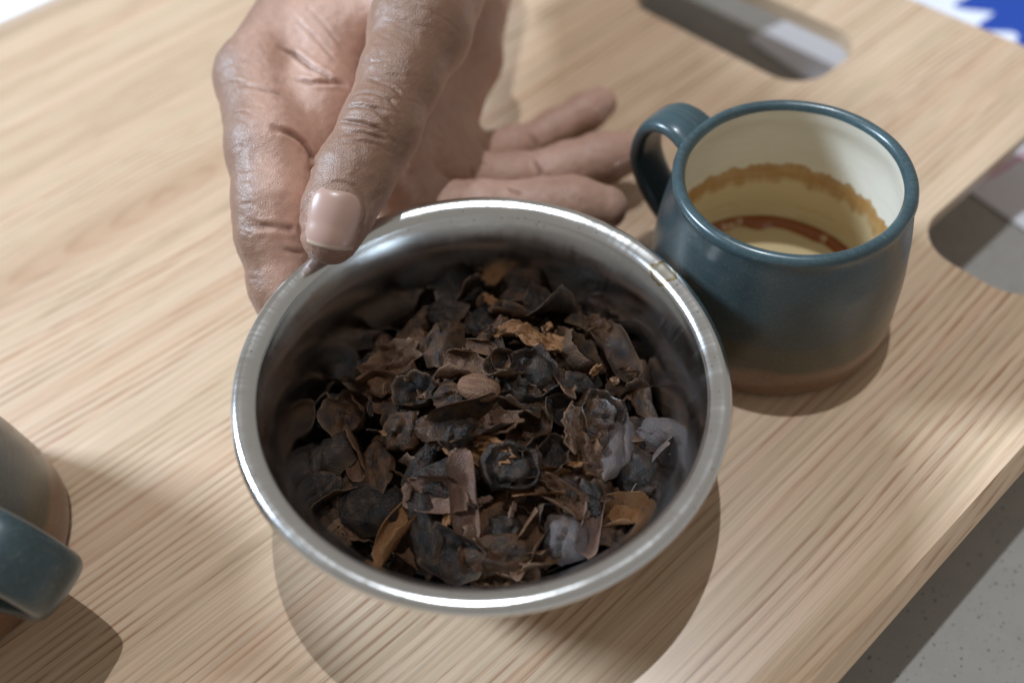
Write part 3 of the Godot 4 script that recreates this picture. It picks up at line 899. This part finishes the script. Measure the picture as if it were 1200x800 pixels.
func build_bowl() -> void:
	var w := 1024
	var h := 256
	var d := PackedByteArray()
	d.resize(w * h * 3)
	var st := noise(FastNoiseLite.TYPE_VALUE, 0.9, 61, 1).get_image(w, h / 32)
	st.resize(w, h, Image.INTERPOLATE_CUBIC)
	var sd := st.get_data()
	var n := noise(FastNoiseLite.TYPE_SIMPLEX, 0.02, 62, 3)
	for y in h:
		for x in w:
			var k := sd[y * w + x] / 255.0
			var r := lerpf(0.07, 0.19, smoothstep(0.45, 0.8, float(y) / h)) + 0.07 * (k - 0.5) + 0.05 * n.get_noise_2d(x, y)
			put_px(d, (y * w + x) * 3, Color(r, r, r))
	var sm := std(Color(0.68, 0.69, 0.69), 1.0)
	sm.metallic = 1.0
	var al := Image.create(w, h, false, Image.FORMAT_RGB8)
	al.fill(Color.WHITE)
	var rg := RandomNumberGenerator.new()
	rg.seed = 8
	for s in 900:
		var g := rg.randf_range(0.55, 0.9)
		al.set_pixel(rg.randi_range(0, w - 1), rg.randi_range(0, h - 1), Color(g, g * 0.97, g * 0.92))
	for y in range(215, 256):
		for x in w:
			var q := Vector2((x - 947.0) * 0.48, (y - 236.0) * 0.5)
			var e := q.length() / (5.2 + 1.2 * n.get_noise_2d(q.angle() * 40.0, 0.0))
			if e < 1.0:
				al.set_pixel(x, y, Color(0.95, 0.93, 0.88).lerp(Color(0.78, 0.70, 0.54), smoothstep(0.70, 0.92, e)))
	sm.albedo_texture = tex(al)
	sm.roughness_texture = tex(Image.create_from_data(w, h, false, Image.FORMAT_RGB8, d))
	sm.roughness_texture_channel = BaseMaterial3D.TEXTURE_CHANNEL_GREEN
	var t := thing("steel_bowl", "round stainless steel bowl full of dried dark husks, held by the hand", "bowl", BOWL_AT)
	t.basis = bowl_basis()
	var inner := curve2([Vector2(0.0, -0.0575), Vector2(0.025, -0.0575), Vector2(0.040, -0.0565), Vector2(0.0500, -0.0525), Vector2(0.0575, -0.0440), Vector2(0.0625, -0.0330), Vector2(0.0654, -0.0220), Vector2(0.0677, -0.0135), Vector2(0.0700, -0.0075), Vector2(0.0714, -0.0044), Vector2(0.0723, -0.0026), Vector2(0.0736, -0.0014), Vector2(0.0752, -0.0007), Vector2(0.0768, -0.0003), Vector2(0.0782, -0.0005), Vector2(0.0794, -0.0014), Vector2(0.0800, -0.0028), Vector2(0.0797, -0.0040), Vector2(0.0786, -0.0047)], 5)
	put("inside", lathe(inner, 160, false), sm, t)
	var outer := curve2([Vector2(0.0786, -0.0047), Vector2(0.0764, -0.0040), Vector2(0.0732, -0.0050), Vector2(0.0712, -0.0085), Vector2(0.0690, -0.0140), Vector2(0.0667, -0.0225), Vector2(0.0638, -0.0335), Vector2(0.0588, -0.0450), Vector2(0.0510, -0.0540), Vector2(0.0402, -0.0583), Vector2(0.025, -0.0592), Vector2(0.0, -0.0592)], 5)
	put("outside", lathe(outer, 160, false), sm, t)


# ---------------------------------------------------------------- husks

func pile(x: float, z: float) -> float:
	return -0.047 + 0.031 * exp(-((x - 0.010) * (x - 0.010) + (z + 0.003) * (z + 0.003)) / (2.0 * 0.042 * 0.042))


func wall_radius(y: float) -> float:
	var p := [Vector2(-0.058, 0.030), Vector2(-0.055, 0.043), Vector2(-0.052, 0.0505), Vector2(-0.0440, 0.0575), Vector2(-0.033, 0.0625), Vector2(-0.019, 0.0660), Vector2(0.0, 0.0725)]
	for i in p.size() - 1:
		if y < p[i + 1].x:
			return lerpf(p[i].y, p[i + 1].y, clampf((y - p[i].x) / (p[i + 1].x - p[i].x), 0, 1))
	return 0.0725


# one dried piece: a wrinkled skin with thickness. forms: 0 sunken shell, 1 curled strip, 2 torn flake, 3 seed, 4 shell with a sunken ring
func husk_mesh(form: int, tone: String, lx: float, lz: float, sd: int) -> ArrayMesh:
	var rng := RandomNumberGenerator.new()
	rng.seed = 1000 + sd
	var n := noise(FastNoiseLite.TYPE_SIMPLEX, 1.0, 200 + sd, 3)
	var big := noise(FastNoiseLite.TYPE_SIMPLEX, 1.0, 500 + sd, 2)
	var tones := {"K": Color(0.0100, 0.0098, 0.0105), "D": Color(0.0150, 0.0105, 0.0080), "B": Color(0.058, 0.0305, 0.0175), "O": Color(0.165, 0.074, 0.027), "G": Color(0.066, 0.055, 0.053), "M": Color(0.098, 0.059, 0.047), "T": Color(0.115, 0.057, 0.034)}
	var base: Color = tones[tone]
	var rich := base.lerp(Color(0.125, 0.050, 0.018), 0.40 if tone in ["D", "B", "O", "M"] else 0.14)
	var pale := base.lerp(Color(0.26, 0.155, 0.090), 0.40)
	var v := PackedVector3Array()
	var col := PackedColorArray()
	var idx := PackedInt32Array()
	var hx := lx * 0.5
	var hz := lz * 0.5
	if form == 3:
		var rows := 16
		var cols := 28
		for i in rows + 1:
			var a := PI * i / rows
			for j in cols:
				var b := TAU * j / cols
				var q := Vector3(cos(a), sin(a) * cos(b), sin(a) * sin(b))
				var k := 1.0 + 0.05 * n.get_noise_3dv(q * 1.5) + 0.022 * sin(b * 11.0 + 2.0 * q.x) * sin(a)
				var groove := exp(-pow((q.z - 0.08 * sin(q.x * 2.0)) / 0.09, 2.0)) * maxf(q.y, 0.0) * 0.14
				v.append(Vector3(q.x * hx, q.y * hz * (0.72 - groove), q.z * hz) * k)
				col.append(base.lerp(pale, clampf(0.3 + 0.5 * sin(b * 11.0 + 2.0 * q.x) + 0.9 * n.get_noise_3d(q.x * 2.0, q.y * 8.0, q.z * 8.0), 0, 1)))
		for i in rows:
			for j in cols:
				var a := i * cols + j
				var b := i * cols + (j + 1) % cols
				idx.append_array([a, b, a + cols, b, b + cols, a + cols])
		return mesh_of(v, idx, PackedVector2Array(), col)
	var nr := 11
	var na := 32
	var curl := rng.randf_range(1.5, 2.7)
	var bend := rng.randf_range(-0.9, 0.9)
	var twist := rng.randf_range(-0.7, 0.7)
	var side := 1.0 if rng.randf() < 0.72 else -1.0
	var fold := rng.randf_range(0.0, TAU)
	var dome := rng.randf_range(0.22, 0.46)
	var cup := 1.0 if rng.randf() < 0.62 else -1.0
	var point := rng.randf_range(0.0, 0.25)
	var th := 0.00065
	for layer in 2:
		for i in nr + 1:
			var r := float(i) / nr
			for j in na:
				var a := TAU * j / na
				var e := Vector3(cos(a) * 1.3, sin(a) * 1.3, 0.0)
				var out := 1.0 + 0.22 * big.get_noise_3dv(e) + 0.10 * n.get_noise_3dv(e * 2.6)
				out -= point * 0.4 * (1.0 - absf(cos(a)))
				if form == 2:
					out += 0.20 * n.get_noise_3dv(e * 3.4)
				var x := cos(a) * r * out
				var z := sin(a) * r * out
				var y := 0.0
				var w1 := n.get_noise_3d(x * 1.1, z * 1.1, 4.0)
				var w2 := n.get_noise_3d(x * 2.6, z * 2.6, 9.0)
				var px := x * hx
				var pz := z * hz
				if form == 0 or form == 4:
					# a dried half skin: a shallow shell, one or two sharp folds, the rim rolled in on one side
					y = (0.8 if form == 4 else cup) * dome * (1.0 - r * r) * hz * 1.5 + 0.10 * hz * w1
					var fx := x * cos(fold) + z * sin(fold)
					var fz := -x * sin(fold) + z * cos(fold)
					var f1 := fx - 0.18 + 0.35 * fz * fz + 0.25 * w1
					var f2 := fx + 0.42 - 0.25 * fz + 0.2 * w1
					y += 0.20 * hz * (exp(-absf(f1) / 0.10) * -1.0 + 0.55 * exp(-pow((f1 - 0.22) / 0.16, 2.0))) * smoothstep(1.1, 0.4, absf(fz))
					y += 0.12 * hz * exp(-absf(f2) / 0.12) + 0.035 * hz * w2
					if form == 4:
						y += -0.26 * hz * exp(-pow((r - 0.60) / 0.10, 2.0)) - 0.10 * hz * exp(-pow(r / 0.35, 2.0))
						y += 0.14 * hz * exp(-pow((r - 0.80) / 0.09, 2.0))
					var roll := smoothstep(0.70, 1.0, r) * (0.35 + 0.65 * clampf(0.5 + 0.9 * cos(a - fold * 2.0), 0, 1))
					px *= 1.0 - 0.16 * roll * roll
					pz *= 1.0 - 0.20 * roll * roll
					y -= (cup if form == 0 else 1.0) * 0.42 * hz * roll * roll
				elif form == 1:
					var ang := z * curl
					var rr := hz / curl * 1.55
					pz = rr * sin(ang)
					y = side * rr * (1.0 - cos(ang)) * 0.9
					y += 0.16 * hz * w1 + 0.10 * hz * w2
					y += bend * 0.25 * hx * x * x
					var tw := twist * x
					var zz := pz * cos(tw) - y * sin(tw)
					y = pz * sin(tw) + y * cos(tw)
					pz = zz
				else:
					y = 0.30 * hz * w1 + 0.16 * hz * w2 + 0.05 * hz * sin(z * 16.0 + 3.0 * w1) + bend * 0.22 * hx * x * x
					y += 0.30 * hz * pow(r, 4.0) * big.get_noise_3d(x * 2.0, z * 2.0, 7.0)
				v.append(Vector3(px, y - th * layer * 2.0 * (1.0 - 0.5 * r), pz))
				var m := clampf(0.5 + 1.1 * n.get_noise_3d(x * 1.6, z * 1.6, 20.0 + layer), 0, 1)
				var c := base.lerp(rich, m)
				if layer == 1: c = c.lerp(rich, 0.5)
				var rimmed := smoothstep(0.84, 1.0, r) * (0.35 + 0.65 * clampf(0.5 + n.get_noise_3dv(e * 3.0), 0, 1))
				c = c.lerp(pale, 0.85 * rimmed)
				c = c.lerp(pale, 0.35 * clampf(w2 * 2.2 - 0.25, 0, 1))
				col.append(c)
	var s := (nr + 1) * na
	for i in nr:
		for j in na:
			var a := i * na + j
			var b := i * na + (j + 1) % na
			idx.append_array([a, b, a + na, b, b + na, a + na])
			idx.append_array([s + a, s + a + na, s + b, s + b, s + a + na, s + b + na])
	for j in na:
		var a := nr * na + j
		var b := nr * na + (j + 1) % na
		idx.append_array([a, b, s + a, b, s + b, s + a])
	return mesh_of(v, idx, PackedVector2Array(), col)


func put_husk(called: String, m: Mesh, at: Vector3, turn: Basis) -> MeshInstance3D:
	var o := put(called, m, mats.husk, self)
	var b := bowl_basis()
	o.transform = Transform3D(b * turn, BOWL_AT + b * at)
	return o


func build_husks() -> void:
	var rng := RandomNumberGenerator.new()
	rng.seed = 77
	var words := {"K": "black", "D": "dark brown", "B": "brown", "O": "orange-brown", "G": "grey", "M": "mauve-brown", "T": "tan"}
	var forms := ["wrinkled shell", "curled strip of husk", "torn flake of husk", "ribbed seed", "round shell with a sunken ring"]
	var shown := []
	for i in HUSKS.size():
		var hk: Array = HUSKS[i]
		var m := husk_mesh(hk[1], hk[0], (hk[5] as float) * (0.92 if hk[1] == 3 else 1.34), (hk[6] as float) * (0.86 if hk[1] == 3 else 1.28), i)
		var x: float = hk[2]
		var z: float = hk[3]
		var far := Vector2(x, z).length()
		if far > 0.060:
			x *= 0.060 / far
			z *= 0.060 / far
		var y := pile(x, z)
		var e := 0.004
		var slope := Vector3(-(pile(x + e, z) - pile(x - e, z)) / (2.0 * e), 1.0, -(pile(x, z + e) - pile(x, z - e)) / (2.0 * e)).normalized()
		var lean := Basis(Quaternion(Vector3.UP, slope))
		var tilt := Basis.from_euler(Vector3(rng.randf_range(-0.42, 0.42), 0, rng.randf_range(-0.38, 0.38)))
		var turn := lean * Basis(Vector3.UP, deg_to_rad(hk[4])) * tilt
		var lift := rng.randf_range(-0.0015, 0.0020)
		if hk[1] == 3: lift = 0.003
		var called := "seed" if hk[1] == 3 else "dried_husk"
		var o := put_husk(called, m, Vector3(x, y + lift, z), turn)
		var ways := ["right", "near right", "near", "near left", "left", "far left", "far", "far right"]
		var way: String = ways[posmod(roundi(atan2(z, x) / (PI / 4.0)), 8)]
		var rad := Vector2(x, z).length()
		var where := "in the middle of the heap" if rad < 0.016 else ("on the heap's " + way + " slope" if rad < 0.040 else "by the bowl's " + way + " wall")
		tag(o, words[hk[0]] + " " + forms[hk[1]] + " " + where, "seed" if hk[1] == 3 else "husk", "dried husks heaped in the bowl")
		shown.append(o)
	# pieces that would share a label are told apart by their size
	var same := {}
	for i in shown.size():
		var l: String = shown[i].get_meta("label")
		if not same.has(l): same[l] = []
		same[l].append([(HUSKS[i][5] as float) * (HUSKS[i][6] as float), shown[i]])
	for l in same:
		var many: Array = same[l]
		many.sort_custom(func(p, q): return p[0] > q[0])
		var ranks := [[], ["larger", "smaller"], ["largest", "middle-sized", "smallest"], ["largest", "second largest", "third largest", "smallest"]]
		if many.size() > 1 and many.size() < 5:
			for k in many.size():
				many[k][1].set_meta("label", ranks[many.size() - 1][k] + " " + l)
	# the pieces that fill the heap between and below them
	var kinds := []
	for k in 14:
		kinds.append(husk_mesh([0, 1, 0, 2, 1, 0, 1][k % 7], ["K", "D", "D", "B", "K", "D", "B"][k % 7], rng.randf_range(0.014, 0.020), rng.randf_range(0.010, 0.014), 300 + k))
	var placed := 0
	var tries := 0
	while placed < 190 and tries < 3000:
		tries += 1
		var a := rng.randf() * TAU
		var r := 0.064 * sqrt(rng.randf())
		var x := r * cos(a)
		var z := r * sin(a)
		var y := pile(x, z) - (0.0065 if placed < 110 else 0.012) - rng.randf() * 0.004
		if r > 0.050: y = pile(x, z) - 0.003 - rng.randf() * 0.003
		if y < -0.054 or r > wall_radius(y) - 0.004:
			continue
		var turn := Basis.from_euler(Vector3(rng.randf_range(-0.5, 0.5), rng.randf() * TAU, rng.randf_range(-0.5, 0.5)))
		var o := put_husk("dried_husk", kinds[placed % kinds.size()], Vector3(x, y, z), turn)
		tag(o, "small dark piece of husk filling the heap in the steel bowl", "husk", "dried husks heaped in the bowl")
		placed += 1


func build_crumbs() -> void:
	var rng := RandomNumberGenerator.new()
	rng.seed = 5
	var bits := []
	for k in 6:
		bits.append(husk_mesh(2, ["D", "B", "O", "K", "B", "M"][k], rng.randf_range(0.0035, 0.006), rng.randf_range(0.002, 0.0035), 700 + k))
	for k in 46:
		var a := rng.randf() * TAU
		var r := 0.054 * sqrt(rng.randf())
		var x := r * cos(a) + 0.003
		var z := r * sin(a)
		var turn := Basis.from_euler(Vector3(rng.randf_range(-0.9, 0.9), rng.randf() * TAU, rng.randf_range(-0.9, 0.9)))
		var o := put_husk("husk_crumb", bits[k % bits.size()], Vector3(x, pile(x, z) + rng.randf_range(0.0, 0.0035), z), turn)
		tag(o, "tiny crumb of broken husk lying loose on the heap", "husk", "husk crumbs on the heap")


# ---------------------------------------------------------------- hand

var ba := PackedVector3Array()
var bd := PackedVector3Array()
var bl := PackedFloat32Array()
var br := PackedFloat32Array()
var bs := PackedFloat32Array()
var bc := PackedInt32Array()
var last_chain := 0


func soft_min(a: float, b: float, k: float) -> float:
	var h := maxf(k - absf(a - b), 0.0) / k
	return minf(a, b) - h * h * k * 0.25


func skin_distance(p: Vector3, list: PackedInt32Array) -> float:
	var d0 := 9.0
	var best := 9.0
	var cur := 9.0
	var chain := 0
	last_chain = 0
	for i in list:
		var q := p - ba[i]
		var t := clampf(q.dot(bd[i]) * bl[i], 0.0, 1.0)
		var e := (q - bd[i] * t).length() - (br[i] + bs[i] * t)
		var c := bc[i]
		if c == 0:
			var h0 := maxf(0.010 - absf(d0 - e), 0.0) * 100.0
			d0 = minf(d0, e) - h0 * h0 * 0.0025
		else:
			if c != chain:
				if chain != 0:
					var f := soft_min(cur, d0, 0.007)
					if f < best:
						best = f
						last_chain = chain if cur < d0 else 0
				chain = c
				cur = e
			else:
				var h := maxf(0.005 - absf(cur - e), 0.0) * 200.0
				cur = minf(cur, e) - h * h * 0.00125
	if chain != 0:
		var f := soft_min(cur, d0, 0.007)
		if f < best:
			best = f
			last_chain = chain if cur < d0 else 0
	if d0 < best:
		best = d0
		last_chain = 0
	return best


# the bones that can shape the skin within reach of a point
func near_bones(p: Vector3, list: PackedInt32Array, reach: float) -> PackedInt32Array:
	var near := PackedFloat32Array()
	var lowest := 9.0
	for i in list:
		var q := p - ba[i]
		var t := clampf(q.dot(bd[i]) * bl[i], 0.0, 1.0)
		var e := (q - bd[i] * t).length() - (br[i] + bs[i] * t)
		near.append(e)
		lowest = minf(lowest, e)
	var out := PackedInt32Array()
	if lowest > reach + 0.005:
		return out
	for k in list.size():
		if near[k] < lowest + 2.0 * reach + 0.010:
			out.append(list[k])
	return out


func build_hand() -> void:
	for b in BONES:
		var a: Vector3 = b[0]
		var c: Vector3 = b[1]
		ba.append(a)
		bd.append(c - a)
		bl.append(1.0 / maxf((c - a).length_squared(), 1e-9))
		br.append(b[2])
		bs.append((b[3] as float) - (b[2] as float))
		bc.append(b[4])
	var all := PackedInt32Array(range(ba.size()))
	var cell := 0.0007
	var lo := Vector3(9, 9, 9)
	var hi := -lo
	for b in BONES:
		for q in [b[0], b[1]]:
			var r := maxf(b[2], b[3]) + 0.004
			lo = lo.min(q - Vector3.ONE * r)
			hi = hi.max(q + Vector3.ONE * r)
	# two levels: coarse boxes of 16 cells, in them boxes of 4; only those near the skin are looked into
	var bn := 4
	var side := cell * bn
	var nb := Vector3i(((hi - lo) / (side * 4.0)).ceil()) * 4
	var sx := nb.x * bn + 2
	var sy := nb.y * bn + 2
	var verts := PackedVector3Array()
	var chains := PackedInt32Array()
	var at_cell := {}
	var edges := PackedInt64Array()
	var axes := PackedInt32Array()
	var g := PackedFloat32Array()
	var m := bn + 1
	g.resize(m * m * m)
	var reach := side * 0.8661
	var jobs := []
	for bz in nb.z / 4:
		for by in nb.y / 4:
			for bx in nb.x / 4:
				var mid := lo + (Vector3(bx, by, bz) + Vector3.ONE * 0.5) * side * 4.0
				var list := near_bones(mid, all, reach * 4.0)
				if list.size() == 0 or absf(skin_distance(mid, list)) > reach * 4.0 + 0.001:
					continue
				for k in 64:
					var c := Vector3i(bx * 4 + (k & 3), by * 4 + ((k >> 2) & 3), bz * 4 + (k >> 4))
					var mid2 := lo + (Vector3(c) + Vector3.ONE * 0.5) * side
					var few := near_bones(mid2, list, reach)
					if few.size() and absf(skin_distance(mid2, few)) < reach + 0.0005:
						jobs.append([c, few])
	for job in jobs:
				var bx: int = job[0].x
				var by: int = job[0].y
				var bz: int = job[0].z
				var list: PackedInt32Array = job[1]
				var corner := lo + Vector3(bx, by, bz) * side
				var w := 0
				for z in m:
					for y in m:
						for x in m:
							g[w] = skin_distance(corner + Vector3(x, y, z) * cell, list)
							w += 1
				for z in bn:
					for y in bn:
						for x in bn:
							w = (z * m + y) * m + x
							var c := [g[w], g[w + 1], g[w + m], g[w + m + 1], g[w + m * m], g[w + m * m + 1], g[w + m * m + m], g[w + m * m + m + 1]]
							var neg := 0
							for k in 8:
								if c[k] < 0.0: neg += 1
							if neg == 0 or neg == 8:
								continue
							var sum := Vector3.ZERO
							var cnt := 0
							for k in 8:
								for ax in 3:
									var o := k | (1 << ax)
									if o == k: continue
									if (c[k] < 0.0) != (c[o] < 0.0):
										var f: float = c[k] / (c[k] - c[o])
										var pa := Vector3(k & 1, (k >> 1) & 1, (k >> 2) & 1)
										var pb := Vector3(o & 1, (o >> 1) & 1, (o >> 2) & 1)
										sum += pa.lerp(pb, f)
										cnt += 1
							var gx := bx * bn + x
							var gy := by * bn + y
							var gz := bz * bn + z
							var id := (gz * sy + gy) * sx + gx
							var p := corner + (Vector3(x, y, z) + sum / cnt) * cell
							at_cell[id] = verts.size()
							verts.append(p)
							skin_distance(p, list)
							chains.append(last_chain)
							for ax in 3:
								if (c[0] < 0.0) != (c[1 << ax] < 0.0):
									edges.append(id)
									axes.append(ax * 2 + (1 if c[0] < 0.0 else 0))
	var idx := PackedInt32Array()
	var step := [1, sx, sx * sy]
	for i in edges.size():
		var ax := axes[i] >> 1
		var s1: int = step[(ax + 1) % 3]
		var s2: int = step[(ax + 2) % 3]
		var id := edges[i]
		var q0: int = at_cell.get(id, -1)
		var q1: int = at_cell.get(id - s1, -1)
		var q2: int = at_cell.get(id - s1 - s2, -1)
		var q3: int = at_cell.get(id - s2, -1)
		if q0 < 0 or q1 < 0 or q2 < 0 or q3 < 0:
			continue
		if axes[i] & 1:
			idx.append_array([q0, q1, q2, q0, q2, q3])
		else:
			idx.append_array([q0, q2, q1, q0, q3, q2])
	# normals, then folds and tone
	var nn := PackedVector3Array()
	nn.resize(verts.size())
	for i in range(0, idx.size(), 3):
		var n := (verts[idx[i + 1]] - verts[idx[i]]).cross(verts[idx[i + 2]] - verts[idx[i]])
		for k in 3: nn[idx[i + k]] += n
	var tint := PackedFloat32Array()
	tint.resize(verts.size())
	var lump := noise(FastNoiseLite.TYPE_SIMPLEX, 160.0, 71, 3)
	var moved := verts.duplicate()
	for cr in CREASES:
		var depth: float = cr[0]
		var wide: float = cr[1]
		var pts: Array = cr[2]
		var box := AABB(pts[0], Vector3.ZERO)
		for p in pts: box = box.expand(p)
		box = box.grow(wide * 4.0)
		for i in verts.size():
			var p := verts[i]
			if not box.has_point(p): continue
			var best := 9.0
			var along := 0.0
			for k in pts.size() - 1:
				var a: Vector3 = pts[k]
				var ab: Vector3 = (pts[k + 1] as Vector3) - a
				var t := clampf((p - a).dot(ab) / ab.length_squared(), 0, 1)
				var e := (p - a - ab * t).length()
				if e < best:
					best = e
					along = (k + t) / (pts.size() - 1)
			var fade := smoothstep(0.0, 0.18, along) * smoothstep(1.0, 0.82, along) * 0.75 + 0.25
			var dd := exp(-best * best / (wide * wide))
			var lip := exp(-pow((best - wide * 2.2) / (wide * 1.2), 2.0))
			moved[i] -= nn[i].normalized() * depth * fade * (dd - 0.28 * lip)
			tint[i] = maxf(tint[i], dd * fade * clampf(depth / 0.0011, 0.0, 1.0))
	var col := PackedColorArray()
	col.resize(verts.size())
	var back := Color(0.205, 0.112, 0.072)
	var palm := Color(0.47, 0.285, 0.215)
	var dirs := [Vector3(-0.95, -0.1, -0.2), Vector3(-0.05, 0.75, 0.62), Vector3(-0.97, 0.12, 0.15), Vector3(0.3, -0.9, 0.3), Vector3(0.3, -0.9, 0.3), Vector3(0.3, -0.9, 0.3)]
	var share := PackedFloat32Array()
	share.resize(verts.size())
	for i in verts.size():
		share[i] = smoothstep(-0.15, 0.65, nn[i].normalized().dot((dirs[chains[i]] as Vector3).normalized()))
	# let the two tones run into each other along the skin
	for pass_ in 6:
		var sum := PackedFloat32Array()
		var cnt := PackedFloat32Array()
		sum.resize(verts.size())
		cnt.resize(verts.size())
		for i in range(0, idx.size(), 3):
			var t := share[idx[i]] + share[idx[i + 1]] + share[idx[i + 2]]
			for k in 3:
				sum[idx[i + k]] += t
				cnt[idx[i + k]] += 3.0
		for i in verts.size():
			if cnt[i] > 0.0: share[i] = sum[i] / cnt[i]
	for i in verts.size():
		var p := moved[i]
		var l := lump.get_noise_3dv(p)
		moved[i] = p + nn[i].normalized() * 0.00022 * l
		var k := palm.lerp(back, clampf(share[i] + 0.12 * l, 0.0, 1.0))
		if chains[i] == 1:
			k = k.lerp(Color(0.33, 0.20, 0.155), 0.45 * smoothstep(-0.235, -0.212, p.z))
		k = k * (1.0 + 0.14 * l)
		k = k.lerp(Color(0.10, 0.045, 0.030), 0.55 * tint[i])
		col[i] = k
	var h := put("hand", mesh_of(moved, idx, PackedVector2Array(), col), mats.skin, self)
	tag(h, "bare right hand pinching the steel bowl's rim, thumb on top and fingers spread", "hand")
	for k in NAILS.size():
		nail(NAILS[k], all, h, k == 0)


# a nail plate laid onto the finger: swept down to the skin point by point
func nail(nl: Array, list: PackedInt32Array, parent: Node3D, big: bool) -> void:
	var c: Vector3 = nl[0]
	var up: Vector3 = nl[1]
	var ax: Vector3 = nl[2]
	var side := ax.cross(up).normalized()
	var ln: float = nl[3]
	var wd: float = nl[4]
	var ns := 26
	var nt := 26
	var v := PackedVector3Array()
	var col := PackedColorArray()
	var idx := PackedInt32Array()
	var pink := Color(0.385, 0.245, 0.197)
	var moon := Color(0.385, 0.255, 0.205)
	var rim := Color(0.55, 0.45, 0.34)
	for layer in 2:
		for i in ns + 1:
			var s := float(i) / ns
			for j in nt + 1:
				var t := float(j) / nt * 2.0 - 1.0
				# rounded at the root, gently rounded at the free edge
				var half := wd * 0.5 * pow(1.0 - pow(1.0 - minf(s * 2.2, 1.0), 2.6), 0.5) * (1.0 - 0.10 * smoothstep(0.75, 1.0, s))
				var q := (s - 0.5) * ln + ln * 0.07 * (1.0 - t * t) * smoothstep(0.55, 1.0, s)
				var p := c + ax * q + side * t * half + up * 0.010
				for k in 14:
					var d := skin_distance(p, list)
					p -= up * d * 0.9
					if absf(d) < 0.00003: break
				var edge := minf(minf(1.0 - absf(t), s * 1.4), 1.0)
				var lift := 0.0001 + 0.00030 * smoothstep(0.0, 0.22, edge) - 0.0010 * (1.0 - smoothstep(0.0, 0.16, minf(1.0 - absf(t), s * 1.2)))
				if layer == 1: lift -= 0.0009
				v.append(p + up * lift)
				var kc := pink.lerp(moon, 0.7 * (1.0 - smoothstep(0.08, 0.24, s + 0.10 * t * t)))
				kc = kc.lerp(rim, smoothstep(0.945, 0.975, s))
				col.append(kc)
	var m := nt + 1
	var z := (ns + 1) * m
	for i in ns:
		for j in nt:
			var a := i * m + j
			idx.append_array([a, a + m, a + 1, a + 1, a + m, a + m + 1])
			idx.append_array([z + a, z + a + 1, z + a + m, z + a + 1, z + a + m + 1, z + a + m])
	for j in nt:
		var a := ns * m + j
		idx.append_array([a, z + a, a + 1, a + 1, z + a, z + a + 1])
	var o := put("nail", mesh_of(v, idx, PackedVector2Array(), col), mats.nail, parent)
	if big: o.set_meta("label", "broad pale thumbnail with a thin light free edge")
